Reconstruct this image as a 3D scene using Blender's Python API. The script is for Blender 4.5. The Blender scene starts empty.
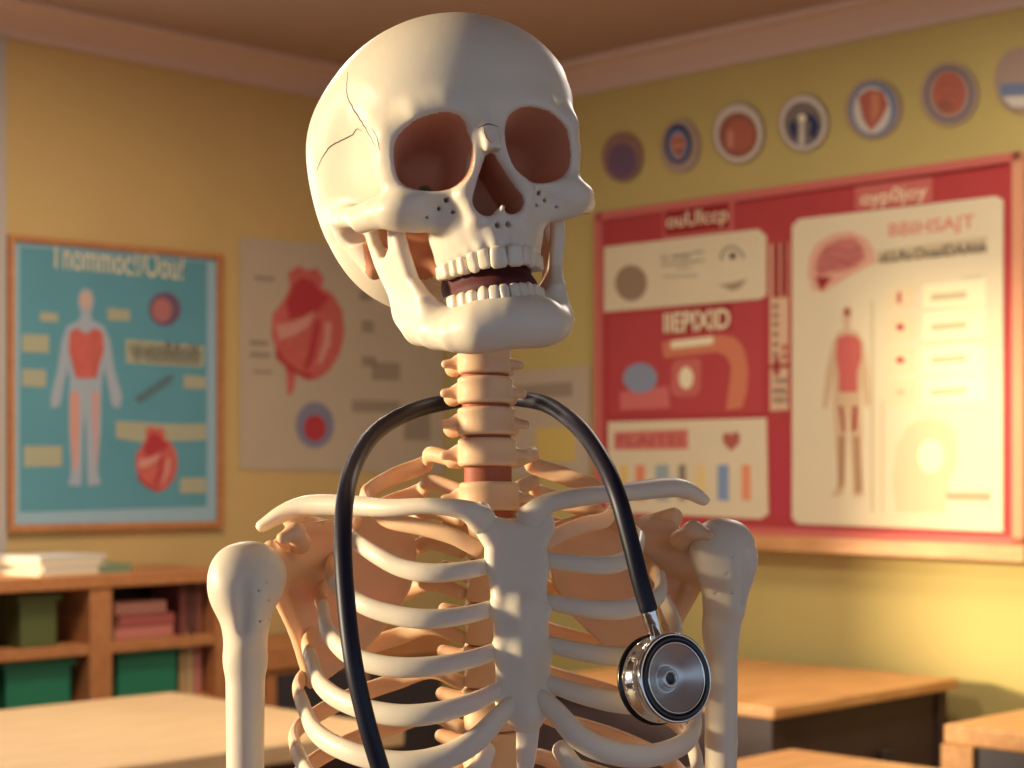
import bpy, math, random
import numpy as np
from mathutils import Vector, Matrix
from mathutils.bvhtree import BVHTree
random.seed(7)
SC = bpy.context.scene
COL = SC.collection
F = 1772.0            # focal length in pixels of the 1024 wide frame
HZ = 470.0            # row of the eye level
CAMZ = 1.42
mm = 0.001

# ------------------------------------------------------------------ materials
def lin(c):
    return tuple((v/255/12.92 if v/255 <= .04045 else ((v/255+.055)/1.055)**2.4) for v in c)
MATS = {}
def mat(name, rgb, rough=.6, metal=0., spec=.5, noise=0., nscale=20., bump=0., bscale=60., sss=0., coat=0., rgb2=None, raw=False):
    if name in MATS: return MATS[name]
    m = bpy.data.materials.new(name); m.use_nodes = True
    nt = m.node_tree; b = nt.nodes['Principled BSDF']
    c = tuple(rgb) if raw else lin(rgb)
    b.inputs['Base Color'].default_value = (*c, 1)
    b.inputs['Roughness'].default_value = rough
    b.inputs['Metallic'].default_value = metal
    b.inputs['Specular IOR Level'].default_value = spec
    b.inputs['Coat Weight'].default_value = coat
    tc = nt.nodes.new('ShaderNodeTexCoord')
    if noise or rgb2:
        n = nt.nodes.new('ShaderNodeTexNoise'); n.inputs['Scale'].default_value = nscale; n.inputs['Detail'].default_value = 4
        nt.links.new(tc.outputs['Object'], n.inputs['Vector'])
        r = nt.nodes.new('ShaderNodeValToRGB')
        c2 = lin(rgb2) if rgb2 else tuple(v*(1-noise) for v in c)
        r.color_ramp.elements[0].position = .3; r.color_ramp.elements[1].position = .7
        r.color_ramp.elements[0].color = (*c2, 1); r.color_ramp.elements[1].color = (*c, 1)
        nt.links.new(n.outputs['Fac'], r.inputs['Fac']); nt.links.new(r.outputs['Color'], b.inputs['Base Color'])
    if bump:
        n2 = nt.nodes.new('ShaderNodeTexNoise'); n2.inputs['Scale'].default_value = bscale; n2.inputs['Detail'].default_value = 3
        nt.links.new(tc.outputs['Object'], n2.inputs['Vector'])
        bp = nt.nodes.new('ShaderNodeBump'); bp.inputs['Strength'].default_value = bump; bp.inputs['Distance'].default_value = .002
        nt.links.new(n2.outputs['Fac'], bp.inputs['Height']); nt.links.new(bp.outputs['Normal'], b.inputs['Normal'])
    if sss:
        b.inputs['Subsurface Weight'].default_value = sss
        b.inputs['Subsurface Radius'].default_value = (1, .4, .18)
        b.inputs['Subsurface Scale'].default_value = .006
    MATS[name] = m
    return m
def wood(name, rgb, rgb2, scale=6., stretch=(1, 1, 8), rough=.5):
    if name in MATS: return MATS[name]
    m = mat(name, rgb, rough)
    nt = m.node_tree; b = nt.nodes['Principled BSDF']
    tc = nt.nodes['Texture Coordinate']
    mp = nt.nodes.new('ShaderNodeMapping'); mp.inputs['Scale'].default_value = stretch
    n = nt.nodes.new('ShaderNodeTexNoise'); n.inputs['Scale'].default_value = scale; n.inputs['Detail'].default_value = 6; n.inputs['Distortion'].default_value = .6
    r = nt.nodes.new('ShaderNodeValToRGB')
    r.color_ramp.elements[0].position = .35; r.color_ramp.elements[1].position = .65
    r.color_ramp.elements[0].color = (*lin(rgb2), 1); r.color_ramp.elements[1].color = (*lin(rgb), 1)
    nt.links.new(tc.outputs['Object'], mp.inputs['Vector']); nt.links.new(mp.outputs['Vector'], n.inputs['Vector'])
    nt.links.new(n.outputs['Fac'], r.inputs['Fac']); nt.links.new(r.outputs['Color'], b.inputs['Base Color'])
    return m

BONE = mat('ivory_bone', (238, 224, 198), rough=.42, spec=.35, noise=.04, nscale=25, bump=.1, bscale=140, sss=.3)
BONE_SHADE = mat('warm_shade_bone', (234, 194, 150), rough=.5, spec=.3, noise=.06, nscale=25, bump=.1, bscale=140, sss=.3)  # bone copy with the warm shade of back ribs, spine, shoulder blades painted in
CAVITY_SHADE = mat('terracotta_cavity_shade', (230, 162, 124), rough=.7, spec=.2, noise=.08, nscale=30)  # warm shade of eye sockets, nose and jaw recess painted as colour
TOOTH = mat('tooth_enamel', (238, 222, 196), rough=.3, spec=.5, sss=.15)
DISC = mat('rust_red_disc', (176, 92, 54), rough=.6, noise=.3, nscale=60)
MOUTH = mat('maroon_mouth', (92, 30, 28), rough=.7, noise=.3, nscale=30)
CRACK = mat('dark_crack', (70, 45, 28), rough=.8)
RUBBER = mat('navy_rubber', (22, 20, 38), rough=.46, spec=.35)
CHROME = mat('chrome', (225, 218, 205), rough=.09, metal=1)
STEEL = mat('satin_steel', (214, 212, 204), rough=.36, metal=.75)
BLACKRING = mat('black_ring', (14, 13, 16), rough=.25)

# ------------------------------------------------------------------ object helpers
def link(o, parent=None):
    COL.objects.link(o)
    if parent: o.parent = parent
    return o
def mesh_obj(name, V, Fc, m, parent=None, smooth=True):
    me = bpy.data.meshes.new(name)
    me.from_pydata([tuple(map(float, v)) for v in V], [], [tuple(int(i) for i in f) for f in Fc])
    me.update()
    if smooth:
        me.polygons.foreach_set('use_smooth', [True]*len(me.polygons))
    ms = m if isinstance(m, (list, tuple)) else [m]
    for q in ms: me.materials.append(q)
    return link(bpy.data.objects.new(name, me), parent)
def tag(o, label, cat, group=None):
    o['label'] = label; o['category'] = cat
    if group: o['group'] = group
    return o
def empty(name, loc=(0, 0, 0), rz=0):
    o = bpy.data.objects.new(name, None); o.empty_display_size = .05
    o.location = loc; o.rotation_euler = (0, 0, rz)
    return link(o)
def struct(o):
    o['kind'] = 'structure'; return o

class MB:
    """collects simple solids into one mesh"""
    def __init__(s): s.V = []; s.F = []
    def add(s, V, Fc):
        n = len(s.V); s.V += [tuple(v) for v in V]; s.F += [tuple(i+n for i in f) for f in Fc]; return s
    def box(s, x0, x1, y0, y1, z0, z1, bev=0.):
        if x1 < x0: x0, x1 = x1, x0
        if y1 < y0: y0, y1 = y1, y0
        if z1 < z0: z0, z1 = z1, z0
        if not bev:
            V = [(x, y, z) for x in (x0, x1) for y in (y0, y1) for z in (z0, z1)]
            return s.add(V, [(0, 1, 3, 2), (4, 6, 7, 5), (0, 4, 5, 1), (2, 3, 7, 6), (0, 2, 6, 4), (1, 5, 7, 3)])
        import bmesh
        bm = bmesh.new(); bmesh.ops.create_cube(bm, size=1)
        for v in bm.verts:
            v.co = ((x0+x1)/2+v.co.x*(x1-x0), (y0+y1)/2+v.co.y*(y1-y0), (z0+z1)/2+v.co.z*(z1-z0))
        bmesh.ops.bevel(bm, geom=bm.edges[:], offset=bev, segments=2, affect='EDGES', profile=.5)
        bm.verts.index_update()
        s.add([tuple(v.co) for v in bm.verts], [tuple(v.index for v in f.verts) for f in bm.faces]); bm.free(); return s
    def prism(s, pts, y0, y1):
        """polygon in x,z extruded along y"""
        n = len(pts)
        a = sum(pts[i][0]*pts[(i+1) % n][1]-pts[(i+1) % n][0]*pts[i][1] for i in range(n))
        if a < 0: pts = pts[::-1]
        V = [(p[0], y0, p[1]) for p in pts]+[(p[0], y1, p[1]) for p in pts]
        Fc = [tuple(range(n)), tuple(range(2*n-1, n-1, -1))]+[(i, i+n, (i+1) % n+n, (i+1) % n) for i in range(n)]
        return s.add(V, Fc)
    def lathe(s, prof, n=48, cap=True):
        """profile (r,z) revolved about z"""
        V = []; Fc = []
        for r, z in prof:
            for k in range(n):
                a = 2*math.pi*k/n; V.append((r*math.cos(a), r*math.sin(a), z))
        for i in range(len(prof)-1):
            for k in range(n):
                j = (k+1) % n; Fc.append((i*n+k, i*n+j, (i+1)*n+j, (i+1)*n+k))
        if cap:
            Fc.append(tuple(range(n))[::-1]); Fc.append(tuple((len(prof)-1)*n+k for k in range(n)))
        return s.add(V, Fc)
    def build(s, name, m, parent=None, smooth=False):
        o = mesh_obj(name, s.V, s.F, m, parent, smooth); return o

def catmull(pts, n):
    P = np.array(pts, float); P = np.vstack([2*P[0]-P[1], P, 2*P[-1]-P[-2]]); out = []
    for i in range(1, len(P)-2):
        for k in range(n):
            t = k/n
            out.append(.5*((2*P[i])+(-P[i-1]+P[i+1])*t+(2*P[i-1]-5*P[i]+4*P[i+1]-P[i+2])*t*t+(-P[i-1]+3*P[i]-3*P[i+1]+P[i+2])*t**3))
    out.append(P[-2]); return np.array(out)
def sweep(pts, n=8, seg=16, up=(0, 0, 1)):
    """pts rows: x,y,z, a (half height along up), b (half thickness) -> V,F"""
    C = catmull(pts, n); P = C[:, :3]; A = np.maximum(C[:, 3], 1e-5); B = np.maximum(C[:, 4], 1e-5)
    T = np.gradient(P, axis=0); T /= np.linalg.norm(T, axis=1)[:, None]+1e-12
    V = []; U = np.array(up, float); prev = None
    for i in range(len(P)):
        if up is not None:
            u = U-T[i]*np.dot(U, T[i])
            if np.linalg.norm(u) < .2 and prev is not None: u = prev-T[i]*np.dot(prev, T[i])
        else:
            u = (prev if prev is not None else np.array([.3, .2, 1.]))
            u = u-T[i]*np.dot(u, T[i])
        u /= np.linalg.norm(u); prev = u; w = np.cross(T[i], u)
        for k in range(seg):
            a = 2*math.pi*k/seg
            V.append(P[i]+u*A[i]*math.sin(a)+w*B[i]*math.cos(a))
    Fc = []
    for i in range(len(P)-1):
        for k in range(seg):
            j = (k+1) % seg; Fc.append((i*seg+k, i*seg+j, (i+1)*seg+j, (i+1)*seg+k))
    # rounded ends
    for e, sgn in ((0, -1), (len(P)-1, 1)):
        base = e*seg; rr = min(A[e], B[e]); last = [base+k for k in range(seg)]
        for f in (.5, .85):
            sc = math.sqrt(1-f*f); st = len(V)
            for k in range(seg): V.append(P[e]+(np.array(V[base+k])-P[e])*sc+T[e]*sgn*rr*f)
            for k in range(seg):
                j = (k+1) % seg; q = (last[k], last[j], st+j, st+k); Fc.append(q if sgn > 0 else q[::-1])
            last = [st+k for k in range(seg)]
        V.append(P[e]+T[e]*sgn*rr); c = len(V)-1
        for k in range(seg):
            q = (last[k], last[(k+1) % seg], c); Fc.append(q if sgn > 0 else q[::-1])
    return V, Fc

# ------------------------------------------------------------------ implicit modelling (millimetres)
def cap(x, y, z, a, b, ra, rb=None):
    if rb is None: rb = ra
    ax, ay, az = a; bx, by, bz = b[0]-ax, b[1]-ay, b[2]-az
    L = bx*bx+by*by+bz*bz+1e-9
    px, py, pz = x-ax, y-ay, z-az
    t = np.clip((px*bx+py*by+pz*bz)/L, 0, 1)
    return np.sqrt((px-t*bx)**2+(py-t*by)**2+(pz-t*bz)**2)-(ra+(rb-ra)*t)
def chain(x, y, z, pts):
    d = None
    for p, q in zip(pts[:-1], pts[1:]):
        e = cap(x, y, z, p[:3], q[:3], p[3], q[3]); d = e if d is None else smin(d, e, 1.5)
    return d
def ell(x, y, z, c, r):
    X, Y, Z = (x-c[0]), (y-c[1]), (z-c[2])
    k0 = np.sqrt((X/r[0])**2+(Y/r[1])**2+(Z/r[2])**2)+1e-6
    k1 = np.sqrt((X/r[0]**2)**2+(Y/r[1]**2)**2+(Z/r[2]**2)**2)+1e-6
    return k0*(k0-1)/k1
def smin(a, b, k):
    h = np.maximum(k-np.abs(a-b), 0)/k
    return np.minimum(a, b)-h*h*k*.25
def smax(a, b, k): return -smin(-a, -b, k)
def poly2(u, v, pts):
    """signed distance to a polygon in a plane"""
    d = None; s = np.ones_like(u); n = len(pts)
    for i in range(n):
        ax, ay = pts[i]; bx, by = pts[i-1]
        ex, ey = bx-ax, by-ay; wx, wy = u-ax, v-ay
        t = np.clip((wx*ex+wy*ey)/(ex*ex+ey*ey+1e-9), 0, 1)
        q = (wx-ex*t)**2+(wy-ey*t)**2
        d = q if d is None else np.minimum(d, q)
        c1 = v >= ay; c2 = v < by; c3 = ex*wy > ey*wx
        s = np.where((c1 & c2 & c3) | (~c1 & ~c2 & ~c3), -s, s)
    return s*np.sqrt(d)
def extr(d2, w, h, r):
    """rounded extrusion"""
    a = d2+r; b = np.abs(w)-h+r
    return np.minimum(np.maximum(a, b), 0)+np.sqrt(np.maximum(a, 0)**2+np.maximum(b, 0)**2)-r

def surface(fn, lo, hi, h):
    """surface nets of fn(x,y,z) < 0"""
    lo = np.array(lo, float); hi = np.array(hi, float); S = 4
    nb = np.ceil((hi-lo)/(h*S)).astype(int)+1; n = nb*S
    cx = [lo[i]+(np.arange(nb[i])+.5)*h*S-.5*h for i in range(3)]
    G = np.meshgrid(*cx, indexing='ij')
    cf = fn(*[g.ravel().astype(np.float32) for g in G]).reshape(nb)
    keep = np.abs(cf) < h*S*1.9
    sgn = np.where(cf < 0, -1., 1.).astype(np.float32)*50
    A = np.repeat(np.repeat(np.repeat(sgn, S, 0), S, 1), S, 2)
    K = np.repeat(np.repeat(np.repeat(keep, S, 0), S, 1), S, 2)
    I = np.argwhere(K)
    pts = (lo+I*h).astype(np.float32)
    vals = np.concatenate([fn(c[:, 0], c[:, 1], c[:, 2]) for c in np.array_split(pts, max(1, len(pts)//400000))])
    A[I[:, 0], I[:, 1], I[:, 2]] = vals
    N = A < 0
    c = [N[i:n[0]-1+i, j:n[1]-1+j, k:n[2]-1+k] for i in (0, 1) for j in (0, 1) for k in (0, 1)]
    cnt = sum(q.astype(np.int8) for q in c); act = (cnt > 0) & (cnt < 8)
    idx = -np.ones(act.shape, np.int64); cells = np.argwhere(act); idx[act] = np.arange(len(cells))
    acc = np.zeros((len(cells), 3)); num = np.zeros(len(cells))
    offs = [(i, j, k) for i in (0, 1) for j in (0, 1) for k in (0, 1)]
    for a in range(8):
        for b in range(a+1, 8):
            oa, ob = np.array(offs[a]), np.array(offs[b])
            if np.abs(oa-ob).sum() != 1: continue
            va = A[tuple((cells+oa).T)]; vb = A[tuple((cells+ob).T)]
            m = (va < 0) != (vb < 0)
            t = np.where(m, va/np.where(va-vb == 0, 1, va-vb), 0)
            acc += np.where(m[:, None], oa+(ob-oa)*t[:, None], 0); num += m
    V = lo+(cells+acc/num[:, None])*h
    Q = []
    for ax in range(3):
        o = [0, 0, 0]; o[ax] = 1
        s0 = [slice(1, n[i]-1) if i != ax else slice(0, n[i]-1) for i in range(3)]
        s1 = [slice(1, n[i]-1) if i != ax else slice(1, n[i]) for i in range(3)]
        a0, a1 = N[tuple(s0)], N[tuple(s1)]
        base = np.array([0 if i == ax else 1 for i in range(3)])
        e1 = np.zeros(3, int); e2 = np.zeros(3, int); e1[(ax+1) % 3] = 1; e2[(ax+2) % 3] = 1
        for m, flip in ((a0 & ~a1, False), (~a0 & a1, True)):
            P = np.argwhere(m)+base
            if not len(P): continue
            q = np.stack([idx[tuple((P-e1-e2).T)], idx[tuple((P-e2).T)], idx[tuple(P.T)], idx[tuple((P-e1).T)]], 1)
            Q.append(q[:, ::-1] if flip else q)
    Q = np.concatenate(Q)
    for _ in range(2):
        e = .4; x, y, z = V.T
        g = np.stack([fn(x+e, y, z)-fn(x-e, y, z), fn(x, y+e, z)-fn(x, y-e, z), fn(x, y, z+e)-fn(x, y, z-e)], 1)/(2*e)
        f0 = fn(x, y, z); V = V-np.clip(f0/np.maximum((g**2).sum(1), .3), -h*.6, h*.6)[:, None]*g
    return V, Q
def bone_obj(name, fn, lo, hi, h, m, parent, X=None, flip=False, cavity=None):
    """X maps an (N,3) mm array to world-ish metres in the parent's frame"""
    V, Q = surface(fn, lo, hi, h)
    raw = V
    if X is not None: V = X(V)
    if flip: Q = Q[:, ::-1]
    me = bpy.data.meshes.new(name)
    me.vertices.add(len(V)); me.vertices.foreach_set('co', V.astype(np.float32).ravel())
    me.loops.add(Q.size); me.loops.foreach_set('vertex_index', Q.astype(np.int32).ravel())
    me.polygons.add(len(Q)); me.polygons.foreach_set('loop_start', np.arange(0, Q.size, 4, dtype=np.int32))
    me.polygons.foreach_set('use_smooth', np.ones(len(Q), bool))
    me.update(calc_edges=True); me.validate()
    me.materials.append(m)
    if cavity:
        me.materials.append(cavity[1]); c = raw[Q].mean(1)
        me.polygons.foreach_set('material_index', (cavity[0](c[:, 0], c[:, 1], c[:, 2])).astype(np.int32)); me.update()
    return link(bpy.data.objects.new(name, me), parent)

# ------------------------------------------------------------------ camera
cd = bpy.data.cameras.new('camera'); cam = bpy.data.objects.new('camera', cd); COL.objects.link(cam)
cd.sensor_width = 36; cd.lens = F/1024*36; cd.shift_y = (HZ-384)/1024
cam.location = (0, 0, CAMZ); cam.rotation_euler = (math.pi/2, 0, 0)
cd.clip_start = .05
cd.dof.use_dof = True; cd.dof.focus_distance = 1.0; cd.dof.aperture_fstop = 12.5
SC.camera = cam
def at(px, py, Y): return Vector(((px-512)*Y/F, Y, CAMZ-(py-HZ)*Y/F))
# ================================================================== SKELETON
skel = empty('anatomical_skeleton', (-.015, 1.11, 0))
tag(skel, 'ivory anatomical skeleton model with open jaw facing the viewer in front of the classroom', 'skeleton')
SKO = np.array([-.015, 1.11, 0])

# ---- skull frame: x right, y forward (towards the viewer), z up, mm
def rotM(y, p, r):
    cy, sy = math.cos(y), math.sin(y); cp, sp = math.cos(p), math.sin(p); cr, sr = math.cos(r), math.sin(r)
    B = np.diag([1, -1, 1.])
    Rp = np.array([[1, 0, 0], [0, cp, sp], [0, -sp, cp]]); Ry = np.array([[cy, -sy, 0], [sy, cy, 0], [0, 0, 1]])
    Rr = np.array([[cr, 0, sr], [0, 1, 0], [-sr, 0, cr]])
    return Rr@Ry@Rp@B
SKR = rotM(math.radians(16.3), math.radians(3), math.radians(-7))
SKT = np.array([-39, 1050, CAMZ*1000+198])
def XS(V): return (np.asarray(V, float)@SKR.T+SKT)*mm-SKO

TU = []   # upper teeth: x, y, z(root top), z(tip), width, depth
def arch(t, W, D):            # parabola-like dental arch, t = arc position in mm from the middle
    # returns x, y offset back from the front, tangent angle
    s = 0; x = 0; y = 0; st = .5; px = 0; py = 0
    while s < t:
        x2 = x+st*.5; 
        y2 = D*(abs(x2)/W)**2.4
        ds = math.hypot(x2-x, y2-y); s += ds; px, py = x, y; x, y = x2, y2
        if x > W: break
    ang = math.atan2(y-py, x-px) if t > 0 else 0
    return x, y, ang
UW = [9.4, 7.2, 7.4, 6.8, 6.6, 9., 8.5]; UH = [11, 9.8, 10, 9.2, 8.6, 8, 7.5]
LW = [5.6, 6.0, 6.8, 7.0, 7.2, 10., 9.5]; LH = [10.6, 10.6, 10.6, 9.6, 9.2, 8.6, 8]
def teeth_places(Ws, W, D):
    out = []; s = 0
    for w in Ws:
        x, y, a = arch(s+w/2, W, D); out.append((x, y, a)); s += w
    return out
UP = teeth_places(UW, 26.4, 34); LP = teeth_places(LW, 25.8, 32)
UY, UZ = 91., -85.5     # front of the upper arch, gum line height
LY, LZ = 87., -115.5

ORB = [tuple(p[:2]) for p in catmull([(11.5, -21, 0), (14.5, -13.5, 0), (25, -9.5, 0), (40, -12, 0), (49.5, -19, 0), (52, -31, 0), (49.5, -41, 0), (38, -46.5, 0), (24, -47, 0), (14.5, -40.5, 0), (11.3, -30, 0), (11.5, -21, 0)], 3)[:-1]]
def orbit_f(a, y, z):
    sc = np.clip(.5+(y-20)/115, .45, 1.08)
    u = (a-(24+7*np.clip((y-20)/55, 0, 1.1)))/sc+31.0; v = (z+30)/sc-29
    return smax((poly2(u, v, ORB)-1.2)*sc, 24-y, 14)
def nasal_f(a, y, z):
    n2 = np.minimum(cap(a, 0*y, z, (0, 0, -36), (6.6, 0, -59.5), 3.6, 7.8), cap(a, 0*y, z, (0, 0, -36), (0, 0, -53), 3.6, 8.5))
    return np.maximum(n2, 42-y)
def cavities(x, y, z):  # recess faces that take the painted shade colour
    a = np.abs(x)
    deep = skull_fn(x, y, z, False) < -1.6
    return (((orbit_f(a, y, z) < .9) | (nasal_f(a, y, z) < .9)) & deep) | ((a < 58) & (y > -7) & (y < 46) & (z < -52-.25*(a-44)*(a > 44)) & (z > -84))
def skull_fn(x, y, z, cut=True):
    a = np.abs(x)
    d = ell(a, y, z, (0, -14, -2), (80.5, 92, 64.5))
    d = smin(d, ell(a, y, z, (0, 26, 7), (63, 60, 52.5)), 24)
    d = smin(d, ell(a, y, z, (0, -40, -38), (70, 54, 54)), 24)
    d = smin(d, ell(a, y, z, (0, -36, -58), (58, 46, 42)), 16)
    # temporal fossa
    d = smax(d, -ell(a, y, z, (86, 42, -22), (26, 30, 34)), 22)
    # cranial base, sphenoid
    d = smin(d, ell(a, y, z, (0, 18, -48), (36, 42, 20)), 10)
    # face block
    f = ell(a, y, z, (0, 58, -60), (34, 29, 30))
    f = smin(f, cap(a, y, z, (0, 70, -10), (0, 76, -40), 14, 9), 8)
    # orbital walls cone
    f = smin(f, cap(a, y, z, (33, 56, -28), (20, 26, -30), 23, 15), 8)
    # alveolar arch
    al = [(p[0]*.97, UY-7-p[1], UZ+4.5-.05*p[1], 5.0) for p in [(0, 0)]+[(q[0], q[1]) for q in UP]]
    f = smin(f, chain(a, y, z, al), 10)
    al2 = [(p[0], p[1]-3, p[2]+9, 6.5) for p in al]
    f = smin(f, chain(a, y, z, al2), 8)
    d = smin(d, f, 8)
    # brow
    d = smin(d, chain(a, y, z, [(0, 78.5, -5, 7.4), (20, 78, -5, 6.2), (36, 75, -8, 5.6), (49, 66, -15, 5.6), (53, 61, -28, 5), (51, 61, -42, 5)]), 12)
    d = smin(d, cap(a, y, z, (51, 64, -14), (59, 46, 4), 3.6, 2), 14)
    d = smax(d, -ell(a, y, z, (69, 16, -65), (18, 24, 14)), 4)
    # cheek bone
    ch = ell(a, y, z, (47, 62, -55), (15, 12, 11))
    ch = smin(ch, cap(a, y, z, (16, 76, -48), (46, 66, -52), 6.5, 7), 7)
    ch = smin(ch, cap(a, y, z, (22, 70, -66), (48, 60, -60), 6, 6.5), 8)
    ch = smin(ch, cap(a, y, z, (56, 55, -55), (66, 38, -55), 7.5, 6), 8)
    d = smin(d, ch, 5)
    arch_ = chain(a, y, z, [(60, 50, -53, 7), (66, 30, -50.5, 6.2), (68, 10, -46, 5.8), (67, -10, -42, 7), (62, -30, -38, 9)])
    d = smin(d, arch_, 7)
    # mastoid, ear rim, occipital condyle area
    d = smin(d, cap(a, y, z, (60, -16, -50), (52, -8, -74), 10, 6.5), 5)
    d = smin(d, cap(a, y, z, (50, 2, -52), (46, 6, -62), 5, 3), 4)
    d = smin(d, cap(a, y, z, (14, -6, -70), (14, 4, -82), 10, 6), 8)
    d = smax(d, -cap(a, y, z, (78, -8, -54), (52, -6, -56), 3.8, 3), 2)
    # pterygoid plates
    d = smin(d, cap(a, y, z, (19, 34, -58), (18, 38, -84), 5.5, 4), 5)
    # nasal bones and frontal process
    d = smin(d, chain(a, y, z, [(0, 84, -14, 5), (1.5, 87, -22, 3.8), (2, 89.5, -30, 3.2)]), 6)
    d = smin(d, chain(a, y, z, [(6.5, 81, -20, 4.2), (10.5, 82, -36, 4), (17, 82, -54, 5), (13, 84, -68, 4.5)]), 4)
    # roots of the teeth
    for i, (p, w) in enumerate(zip(UP, UW)):
        c, s = math.cos(p[2]), math.sin(p[2])
        rx, ry = p[0]-s*1.2*-1, UY-2.5-p[1]
        ln = [15, 13, 20, 12, 11, 9, 8][i]
        d = smin(d, cap(a, y, z, (p[0], ry-1.5, UZ+2-.05*p[1]), (p[0]*.95, ry-5, UZ+ln), 3.3, 1.4), 3)
    if not cut: return d
    # orbits
    o = orbit_f(a, y, z)
    d = smax(d, -o, 2.2)
    d = smax(d, -cap(a, y, z, (27, 40, -37), (22, 12, -38), 3.6, 3), 1)
    # nasal aperture
    nn = nasal_f(a, y, z)
    d = smax(d, -nn, 2.5)
    d = smin(d, cap(a, y, z, (0, 80, -69), (0, 92.5, -64.5), 3.2, 1.2), 3)
    d = smax(d, -cap(a, y, z, (3.4, 96, -74), (2.6, 80, -72.5), 1.9, 1.2), 1.2)                    # nasal spine
    # palate
    d = smax(d, -ell(a, y, z, (0, 52, -94), (20, 33, 16)), 3)
    # space between cheek and tooth row
    d = smax(d, -ell(a, y, z, (50, 40, -80), (20, 24, 19)), 5)
    # foramina
    for q, r in (((27, 90, -56), 1.35), ((31, 90, -60), 1.1), ((24.5, 90, -63), 1.0), ((38, 90, -64), .9)):
        d = smax(d, -cap(a, y, z, q, (q[0]-1, 64, q[2]+2), r), .8)
    return d
skull = bone_obj('skull', skull_fn, (-88, -112, -108), (88, 106, 82), 1.2, BONE, skel, XS, flip=True, cavity=(cavities, CAVITY_SHADE))

def interp(v, xs, ys): return np.interp(v, xs, ys)
def mand_fn(x, y, z):
    a = np.abs(x)
    body = chain(a, y, z, [(0, 79, -125.5, 9.5), (18, 76, -126.5, 9.5), (30, 66, -127, 9), (36.5, 50, -123, 8.5), (39.5, 32, -117, 8), (41, 22, -108, 7)])
    up = [(p[0]*.97, LY-6.5-p[1], LZ-4.5+.10*p[1], 5.4) for p in [(0, 0)]+[(q[0], q[1]) for q in LP]]
    body = smin(body, chain(a, y, z, up), 16)
    mid = [(p[0], p[1]-1, p[2]-8, 5.5) for p in up]
    body = smin(body, chain(a, y, z, mid), 14)
    body = smin(body, cap(a, y, z, (0, 78, -126.5), (20, 75, -128), 7.5, 7.5), 14)   # chin
    # ramus plate
    pts = [(20, -112), (13, -101), (6, -82), (2, -64), (0, -50), (6, -46), (9, -52), (10, -64), (15, -72), (24, -73.5), (32, -70), (37, -60), (41, -53), (45, -55), (45, -72), (44, -90), (53, -103), (48, -118), (30, -121)]
    w = interp(z, [-125, -100, -75, -45], [39, 45, 50.5, 54])-interp(y, [-10, 20, 45], [-1.5, 0, 5])
    ram = extr(poly2(y, z, pts), a-w, 4.2, 3.2)
    d = smin(body, ram, 16)
    d = smin(d, ell(a, y, z, (54, 3, -49), (9, 5, 5)), 4)
    for i, (p, wd) in enumerate(zip(LP, LW)):
        d = smin(d, cap(a, y, z, (p[0], LY-3.8-p[1], LZ-1+.10*p[1]), (p[0]*.98, LY-5-p[1], LZ-10), 2.8, 1.0), 3)
        return d
mand = bone_obj('mandible', mand_fn, (-68, -18, -150), (68, 98, -40), 1.2, BONE, skel, XS, flip=True)

def tooth_mesh(w, h, dep, kind, lower):
    """kind 0 incisor, 1 canine, 2 premolar, 3 molar ; local x width, y depth(out), z towards the tip"""
    V = []; Fc = []; n = 20; rows = 9
    for i in range(rows+1):
        t = i/rows
        zz = -h*.12+t*h*1.12
        q = t
        ws = .87+.13*math.sin(min(1, q*1.25)*math.pi/2) if q < .8 else 1.0-.06*(q-.8)/.2
        dp = 1.0-.1*q if kind >= 2 else 1.0-.45*q
        if i == 0: ws *= .62; dp *= .55
        if i == 1: ws *= .93; dp *= .93
        if i == rows: ws *= .8; dp *= .62
        if i == rows-1: ws *= .97
        if kind == 1 and t > .7: ws *= 1-.28*(t-.7)/.3
        for k in range(n):
            a = 2*math.pi*k/n; c, s = math.cos(a), math.sin(a)
            e = .62
            V.append((w/2*ws*math.copysign(abs(c)**e, c)*.97, dep/2*dp*math.copysign(abs(s)**.8, s)+(q*(-.6) if kind < 2 else 0), zz-(.35 if i == rows else 0)*abs(c)**3))
    for i in range(rows):
        for k in range(n):
            j = (k+1) % n; Fc.append((i*n+k, i*n+j, (i+1)*n+j, (i+1)*n+k))
    Fc.append(tuple(range(n))[::-1])
    V.append((0, 0, h+(.0 if kind != 1 else .6))); c = len(V)-1
    for k in range(n): Fc.append((rows*n+k, rows*n+(k+1) % n, c))
    return np.array(V), Fc
def place_teeth(P, Ws, Hs, Y0, Z0, sgnz, parent):
    for i, (p, w, h) in enumerate(zip(P, Ws, Hs)):
        kind = [0, 0, 1, 2, 2, 3, 3][i]
        if sgnz > 0 and kind == 1: kind = 1
        V, Fc = tooth_mesh(w*1.05, h, [6.5, 6, 7.5, 8, 8.5, 10, 10][i], kind, sgnz > 0)
        dz = (-.05 if sgnz < 0 else .10)*p[1]
        for sx in (-1, 1):
            A = V.copy(); A[:, 2] *= sgnz
            c, s = math.cos(-p[2]), math.sin(-p[2])
            X = A[:, 0]*c-A[:, 1]*s+p[0]; Yv = A[:, 0]*s+A[:, 1]*c+(Y0-2.6*(1 if i < 3 else 1.3)-p[1])
            W = np.stack([X*sx, Yv, A[:, 2]+Z0+dz], 1)
            mesh_obj('tooth', XS(W), [f[::-1] for f in Fc] if (sx*sgnz) > 0 else Fc, TOOTH, parent)
place_teeth(UP, UW, UH, UY, UZ, -1, skull)
place_teeth(LP, LW, LH, LY, LZ, 1, mand)
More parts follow.
